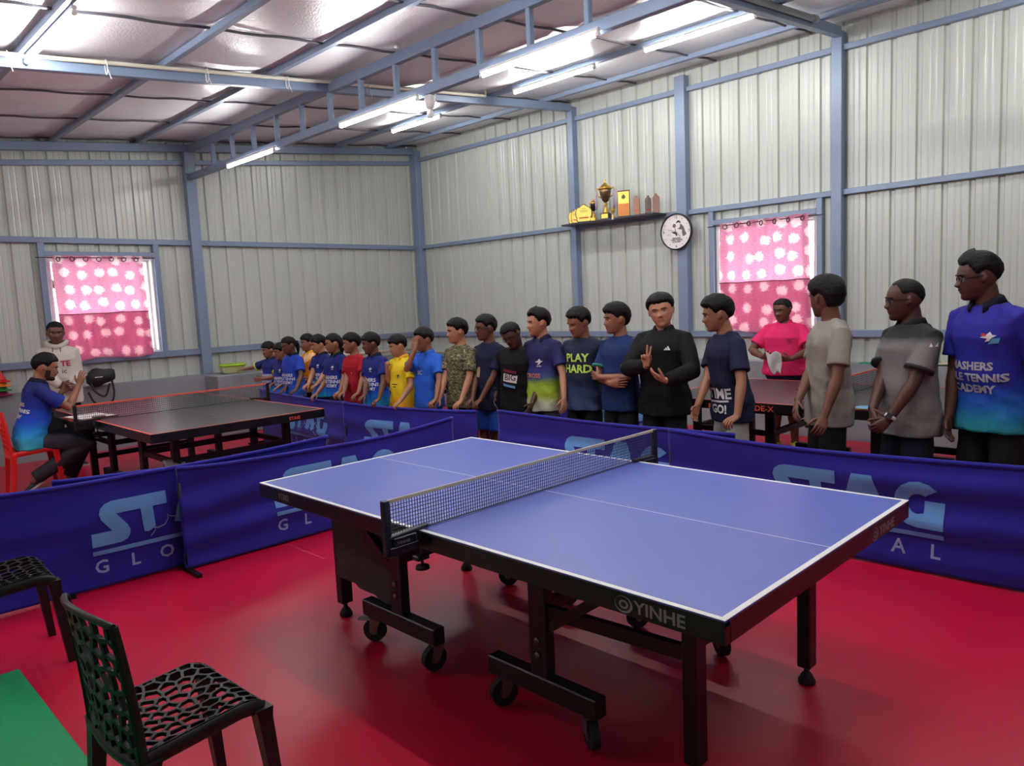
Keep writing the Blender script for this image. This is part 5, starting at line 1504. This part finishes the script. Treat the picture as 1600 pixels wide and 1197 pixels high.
plaque('square gold and orange plaque right of the big cup', -3.545, 5.53, .165, .34, M_GOLDP, mat('maroon_board', (96, 30, 30), .4), 'rect', .3, False)
_t = bpy.data.objects['award_plaque.003']
m = MB(); m.box(-.070, .070, -.0115, -.0083, .02, .17); m.build('orange_picture', mat('orange_picture', (214, 128, 60), .5, var=.25, vscale=30), _t)
m = MB(); m.disc((0, -.0083, .255), (0, -1, 0), .026, 16, 0, .003); m.prism([(-.012, .27), (.012, .27), (.0, .30)], .003, frame((0, -.0083, 0), (1, 0, 0), (0, 0, 1))); m.build('emblem', mat('green_emblem', (70, 90, 50), .5), _t)
plaque('small brown wooden plaque nearest the square gold one', -3.36, 5.55, .085, .25, mat('copper_plate', (150, 104, 80), .4, .3), M_WOODP, 'slim', .35)
plaque('thin brown wooden plaque turned edge on', -3.195, 5.57, .09, .23, mat('dull_plate', (150, 140, 130), .4, .2), M_WOODP, 'slim', 1.15)
plaque('brown wooden plaque at the right end of the shelf', -3.07, 5.56, .095, .24, M_WOODP, M_WOODP, 'slim', .4, False)
def cup(label, x, y, H, parts):
    t = thing('trophy_cup', label, 'trophy', (x, y, ZSH), .3, 'cups on the trophy shelf'); s = H
    m = MB(); m.box(-.115 * s, .115 * s, -.10 * s, .10 * s, 0, .15 * s, ch=.004); m.build('base', parts[0], t)
    m = MB(); m.prism([(-.085 * s, .02 * s), (.085 * s, .02 * s), (.085 * s, .13 * s), (-.085 * s, .13 * s)], .003, frame((0, -.101 * s, 0), (1, 0, 0), (0, 0, 1))); m.build('name_plate', M_GOLDP, t)
    m = MB(); m.lathe([(.10 * s, .15 * s), (.085 * s, .19 * s), (.045 * s, .26 * s), (.025 * s, .33 * s), (.05 * s, .36 * s), (.05 * s, .39 * s), (.025 * s, .42 * s)], 20); m.build('stem', M_GOLD, t, True)
    m = MB(); m.lathe([(.025 * s, .42 * s), (.075 * s, .46 * s), (.12 * s, .55 * s), (.145 * s, .68 * s), (.15 * s, .76 * s)], 24); m.build('bowl', parts[1], t, True)
    m = MB(); m.lathe([(.165 * s, .755 * s), (.168 * s, .78 * s), (.13 * s, .82 * s), (.075 * s, .875 * s), (.04 * s, .90 * s), (.02 * s, .93 * s), (.032 * s, .955 * s), (.02 * s, .985 * s), (.004 * s, 1.0 * s)], 20); m.build('lid', M_GOLD, t, True)
    for q in (-1, 1):
        m = MB(); m.tube([(q * .15 * s, 0, .74 * s), (q * .22 * s, 0, .80 * s), (q * .235 * s, 0, .70 * s), (q * .20 * s, 0, .60 * s), (q * .13 * s, 0, .55 * s)], .012 * s + .002, 8); m.build('handle', M_GOLD, t, True)
    return t
big = cup('large gold lidded cup with ribbons in the middle of the shelf', -3.84, 5.53, .52, (M_DKBASE, mat('bronze_bowl', (140, 112, 82), .25, .8)))
for q in (-1, 1):
    for k, cc in ((0, (150, 140, 196)), (1, (208, 180, 190))):
        m = MB(); m.tube([(q * .115 + k * .012 * q, -.01, .37), (q * .122 + k * .014 * q, -.02, .27), (q * .118 + k * .016 * q, -.015, .13)], (.008, .002), 6); m.build('ribbon', mat('ribbon_%d' % k, cc, .6), big, True)
cup('small black and gold cup beside the crest plaques', -4.03, 5.51, .30, (M_GOLD, mat('black_bowl', (36, 34, 44), .3, .3)))
cup('tiny gold cup on a red base between the big cup and the square plaque', -3.70, 5.50, .15, (mat('red_base', (190, 50, 44), .4), M_GOLD))

ck = thing('wall_clock', 'round white wall clock with black rim on the blue column', 'clock', (-2.84, 5.668, 2.425))
RC = .225
m = MB(); m.lathe([(RC - .02, .0), (RC, .0), (RC + .004, -.02), (RC, -.038), (RC - .014, -.040), (RC - .016, -.03)], 40, M=Matrix.Rotation(-PI / 2, 4, 'X'), caps=False); m.build('rim', M_DKBASE, ck, True)
m = MB(); m.disc((0, -.001, 0), (0, -1, 0), RC - .008, 40, 0, .024); m.build('dial', mat('clock_white', (238, 232, 232), .4), ck)
INK = mat('clock_ink', (40, 36, 38), .6); INKG = mat('clock_ink_grey', (108, 100, 100), .6)
FK = lambda x, z, off=.0262: frame((x, -off, z), (1, 0, 0), (0, 0, 1))
for txt, x, z, sz in (('12', 0, .178, .042), ('3', .182, 0, .042), ('6', 0, -.180, .042), ('9', -.182, 0, .042)):
    m = MB(); text_on(m, txt, sz, FK(x, z), bold=.001); m.build('numeral', INK, ck)
for k in range(12):
    if k % 3 == 0: continue
    a = k * PI / 6
    m = MB(); m.bar((.172 * math.sin(a), -.0262, .172 * math.cos(a)), (.186 * math.sin(a), -.0262, .186 * math.cos(a)), .006, .001, 0, (0, 1, 0)); m.build('hour_mark', INK, ck)
for txt, z in (('SMASHERS', -.082), ('TABLE TENNIS', -.104), ('ACADEMY', -.126)):
    m = MB(); text_on(m, txt, .026, FK(.005, z), bold=.001); m.build('dial_lettering', INK, ck)
m = MB(); text_on(m, 'STTA', .022, FK(-.105, -.035)); m.build('dial_lettering', INK, ck)
def dial_poly(name, pts, mt):
    m = MB(); m.prism(pts, .0006, FK(0, 0)); m.build(name, mt, ck)
dial_poly('player_picture', [(.03, .03), (.055, .055), (.06, .095), (.078, .085), (.105, .06), (.13, .0), (.15, -.04), (.115, -.06), (.095, -.06), (.085, -.02), (.088, .02), (.055, .022), (.02, .045)], INKG)
dial_poly('player_hair_picture', [(0, .10), (.01, .125), (.03, .138), (.055, .132), (.068, .11), (.06, .095), (.045, .112), (.02, .108)], INK)
m = MB(); m.disc((-.025, -.0255, .075), (0, -1, 0), .024, 18, 0, .001); m.bar((-.02, -.0262, .055), (-.005, -.0262, .005), .008, .001, 0, (0, 1, 0)); m.build('paddle_picture', INKG, ck)
dial_poly('bird_picture', [(-.075, .005), (-.04, .0), (-.01, .0), (.01, -.02), (.02, -.045), (.0, -.055), (-.01, -.03), (-.04, -.018)], INK)
for L_, wd, a in ((.085, .006, 2.4), (.12, .004, 5.0)):
    m = MB(); m.bar((0, -.028, 0), (L_ * math.sin(a), -.028, L_ * math.cos(a)), wd, .001, 0, (0, 1, 0)); m.build('clock_hand', INK, ck)

# ================================================================== things on the ledges
bw = thing('plastic_bowl', 'pale yellow-green plastic bowl with lime rim on the corner ledge', 'bowl', (-7.80, 2.06, PLH - .004))
m = MB(); m.lathe([(.02, .002), (.12, .002), (.15, .03), (.172, .10), (.178, .105)], 30); m.lathe([(.170, .105), (.168, .10), (.14, .03), (.02, .012)], 30, caps=False); m.build('bowl', mat('pale_lime', (222, 226, 158), .4), bw, True)
m = MB(); m.lathe([(.02, .112), (.15, .112), (.185, .108), (.192, .122), (.186, .135), (.15, .130), (.02, .132)], 30); m.build('lid', mat('lime_lid', (166, 212, 34), .4), bw, True)
for k, (cc, nm) in enumerate((((150, 30, 84), 'magenta'), ((40, 150, 60), 'green'), ((238, 150, 40), 'orange'), ((222, 36, 44), 'red'))):
    cn = thing('training_cone', '%s training cone in the stack on the back wall ledge' % nm, 'cone', (-8.065, -.68, PLH + k * .052), 0, 'stacked training cones')
    m = MB(); m.box(-.13, .13, -.13, .13, 0, .014, ch=.004); m.build('base', mat('cone_' + nm, cc, .45), cn)
    m = MB(); m.lathe([(.115, .014), (.10, .045), (.035, .19), (.03, .195)], 24); m.build('cone', mat('cone_' + nm, cc, .45), cn, True)
def curve(P, n=6):
    out_ = []
    for i in range(len(P) - 1):
        p0, p1, p2, p3 = P[max(i - 1, 0)], P[i], P[i + 1], P[min(i + 2, len(P) - 1)]
        for k in range(n):
            t_ = k / n
            out_.append(.5 * ((2 * p1) + (p2 - p0) * t_ + (2 * p0 - 5 * p1 + 4 * p2 - p3) * t_ ** 2 + (3 * p1 - p0 - 3 * p2 + p3) * t_ ** 3))
    return out_ + [P[-1]]
bg = thing('sling_bag', 'black sling bag hanging over the ledge under the window', 'bag', (-7.96, .40, PLH))
m = MB(); rings = []
for k in range(9):
    t_ = k / 8; yy = -.16 + .32 * t_
    r = math.sin(PI * (.08 + .84 * t_)) ** .5
    rings.append([Vector((.045 + .085 * r * math.cos(2 * PI * q / 14), yy, .10 + .035 * t_ + (.115 + .02 * math.sin(t_ * 7)) * r * math.sin(2 * PI * q / 14))) for q in range(14)])
m.loft(rings); m.build('bag_body', mat('bag_black', (30, 28, 32), .6, var=.15, bump=.2), bg, True)
m = MB(); m.box(.128, .131, -.09, .0, .115, .125); m.build('print', M_PRINT, bg)
for pts in ([(.09, -.13, .05), (.11, -.10, -.05), (.10, -.02, -.12), (.10, .03, -.11), (.10, .08, .03)], [(.05, .12, .08), (.07, .13, -.08), (.07, .10, -.20), (.06, .02, -.23), (.06, -.10, -.20), (.06, -.16, -.06)]):
    m = MB(); m.tube(curve([Vector(p) for p in pts]), (.004, .014), 6); m.build('strap', mat('bag_black', (30, 28, 32), .6), bg, True)
for x, lab in ((-.48, 'thin green mat on the ledge behind the polo man'), (.12, 'thin green mat under the beige rag on the ledge')):
    m = MB(); m.box(-.15, .15, -.06, .08, 0, .012, ch=.003); o = m.build('foam_mat', M_GREEN); o.location = (x, 5.70, PLH); tag(o, lab, 'mat')
V = []; F = []; n = 18
for j in range(n + 1):
    for i in range(n + 1):
        u, v = i / n - .5, j / n - .5
        V.append((u * .26, v * .14, .016 + .035 * (.5 - abs(u)) * (1 + noise.noise(Vector((u * 9, v * 9, 2)))) * (1 - 3 * v * v) + .018 * abs(noise.noise(Vector((u * 14, v * 14, 5))))))
for j in range(n):
    for i in range(n): a_ = j * (n + 1) + i; F.append((a_, a_ + 1, a_ + n + 2, a_ + n + 1))
m = MB(); m.add(V, F); o = m.build('cloth_rag', cloth_mat('beige_rag', (196, 178, 148)), None, True); o.location = (.25, 5.68, PLH); so = o.modifiers.new('t', 'SOLIDIFY'); so.thickness = .006
tag(o, 'crumpled beige rag on the ledge beside the tall man', 'rag')

# ================================================================== small things on and under the tables
def paddle(label, x, y, z, rz, col, parent=None):
    t = thing('table_tennis_bat', label, 'bat', (x, y, z), rz)
    po = [(.078 * math.cos(a), .0 + .080 * math.sin(a)) for a in [math.radians(-70 + k * 320 / 24 - 0) for k in range(25)]]
    po = [(.075 * math.cos(math.radians(-68 + k * 316 / 24)), .078 * math.sin(math.radians(-68 + k * 316 / 24))) for k in range(25)]
    m = MB(); m.prism(po, .006, frame((0, 0, .002), (1, 0, 0), (0, 1, 0))); m.build('blade', mat('bat_wood', (176, 140, 96), .5), t)
    m = MB(); m.prism([(a * .97, b_ * .97) for a, b_ in po], .0025, frame((0, 0, .008), (1, 0, 0), (0, 1, 0))); m.build('rubber', mat('bat_rubber_%d_%d_%d' % col, col, .5), t)
    m = MB(); m.box(-.014, .014, -.175, -.07, .0, .022, ch=.005); m.build('handle', mat('bat_wood', (176, 140, 96), .5), t)
    return t
paddle('bat with light blue rubber on the charcoal table behind the grey T-shirt', .36, 3.10, .762, .9, (110, 170, 214))
paddle('bat with red rubber near the edge of the charcoal table', .52, 3.10, .762, 2.2, (170, 40, 46))
sc_ = thing('score_sheet', 'white paper score sheet on a clipboard beside the net of the umpired table', 'paper', (-5.32, -.47, .764), .15)
m = MB(); m.box(-.24, .20, -.17, .17, .0, .006, ch=.001); m.build('clipboard', mat('clip_red', (120, 40, 44), .5), sc_)
m = MB(); m.box(-.21, .18, -.14, .16, .0065, .0075); m.build('sheet', M_WHITE, sc_)
m = MB()
for k in range(9): m.box(-.19, .16, -.12 + k * .03, -.118 + k * .03, .0076, .0079)
m.build('ruled_lines', mat('ruling', (150, 150, 160), .7), sc_)
m = MB(); m.box(.14, .20, -.05, .05, .006, .02, ch=.003); m.build('clip', M_METAL, sc_)
# grey towel hung over the rail below the umpired table
V = []; F = []
for j in range(15):
    for i in range(9):
        u, v = i / 8 - .5, j / 14
        z = .50 - abs(v - .42) * .36; xx = .03 * math.sin(PI * (v - .42) * 1.2) * 2.2
        V.append((xx + .02 * noise.noise(Vector((u * 4, v * 5, 1))), u * (.16 + .06 * noise.noise(Vector((v * 3, 1, 1)))), z + .008 * noise.noise(Vector((u * 8, v * 8, 3)))))
for j in range(14):
    for i in range(8): a_ = j * 9 + i; F.append((a_, a_ + 1, a_ + 10, a_ + 9))
m = MB(); m.add(V, F); o = m.build('hand_towel', cloth_mat('grey_towel', (150, 140, 136)), None, True); o.location = (-3.91, -.27, 0); so = o.modifiers.new('t', 'SOLIDIFY'); so.thickness = .012
tag(o, 'grey towel slung over the rail under the umpired charcoal table', 'towel')
# the cloth the woman in pink folds
V = []; F = []
for j in range(13):
    for i in range(11):
        u, v = i / 10 - .5, j / 12
        V.append((u * .17 * (1 - .35 * v) + .03 * v, -.02 * math.cos(u * 9) * (1 - v) - .01 * math.sin(v * 6 + u * 5), .05 - v * .20 + .02 * math.sin(u * 8)))
for j in range(12):
    for i in range(10): a_ = j * 11 + i; F.append((a_, a_ + 1, a_ + 12, a_ + 11))
m = MB(); m.add(V, F); o = m.build('polishing_cloth', cloth_mat('grey_cloth', (186, 178, 176)), None, True); o.location = (-1.09, 4.62, .97); so = o.modifiers.new('t', 'SOLIDIFY'); so.thickness = .006
tag(o, 'grey cloth held in both hands by the woman in pink', 'cloth')
# wrist watch of the man with joined hands
root, arms, HM, inv = pm
S_, E_, W_ = arms[1]
Mw = inv.inverted()
c0 = Mw @ E_.lerp(W_, .93); dd = (Mw.to_3x3() @ (W_ - E_)).normalized()
wt = thing('wrist_watch', 'black-faced watch with white strap on the wrist of the man in grey polo', 'watch', c0)
xa = dd.cross(Vector((0, 0, 1))).normalized(); ya = dd.cross(xa)
m = MB(); rr = .031
m.loft([[xa * (rr + q) * math.cos(2 * PI * k / 20) + ya * (rr + q) * math.sin(2 * PI * k / 20) + dd * e for k in range(20)] for q, e in ((0, -.011), (.003, -.011), (.003, .011), (0, .011))], caps=False); m.build('strap', M_WPLAST, wt, True)
up = (Vector((.25, -.75, .6)) - dd * dd.dot(Vector((.25, -.75, .6)))).normalized()
sd = dd.cross(up)
m = MB(); m.box(-.017, .017, -.020, .020, .0, .010, 0, Matrix.Translation(up * (rr)) @ Matrix((sd, dd, up)).transposed().to_4x4(), .003); m.build('watch_case', M_DKBASE, wt)
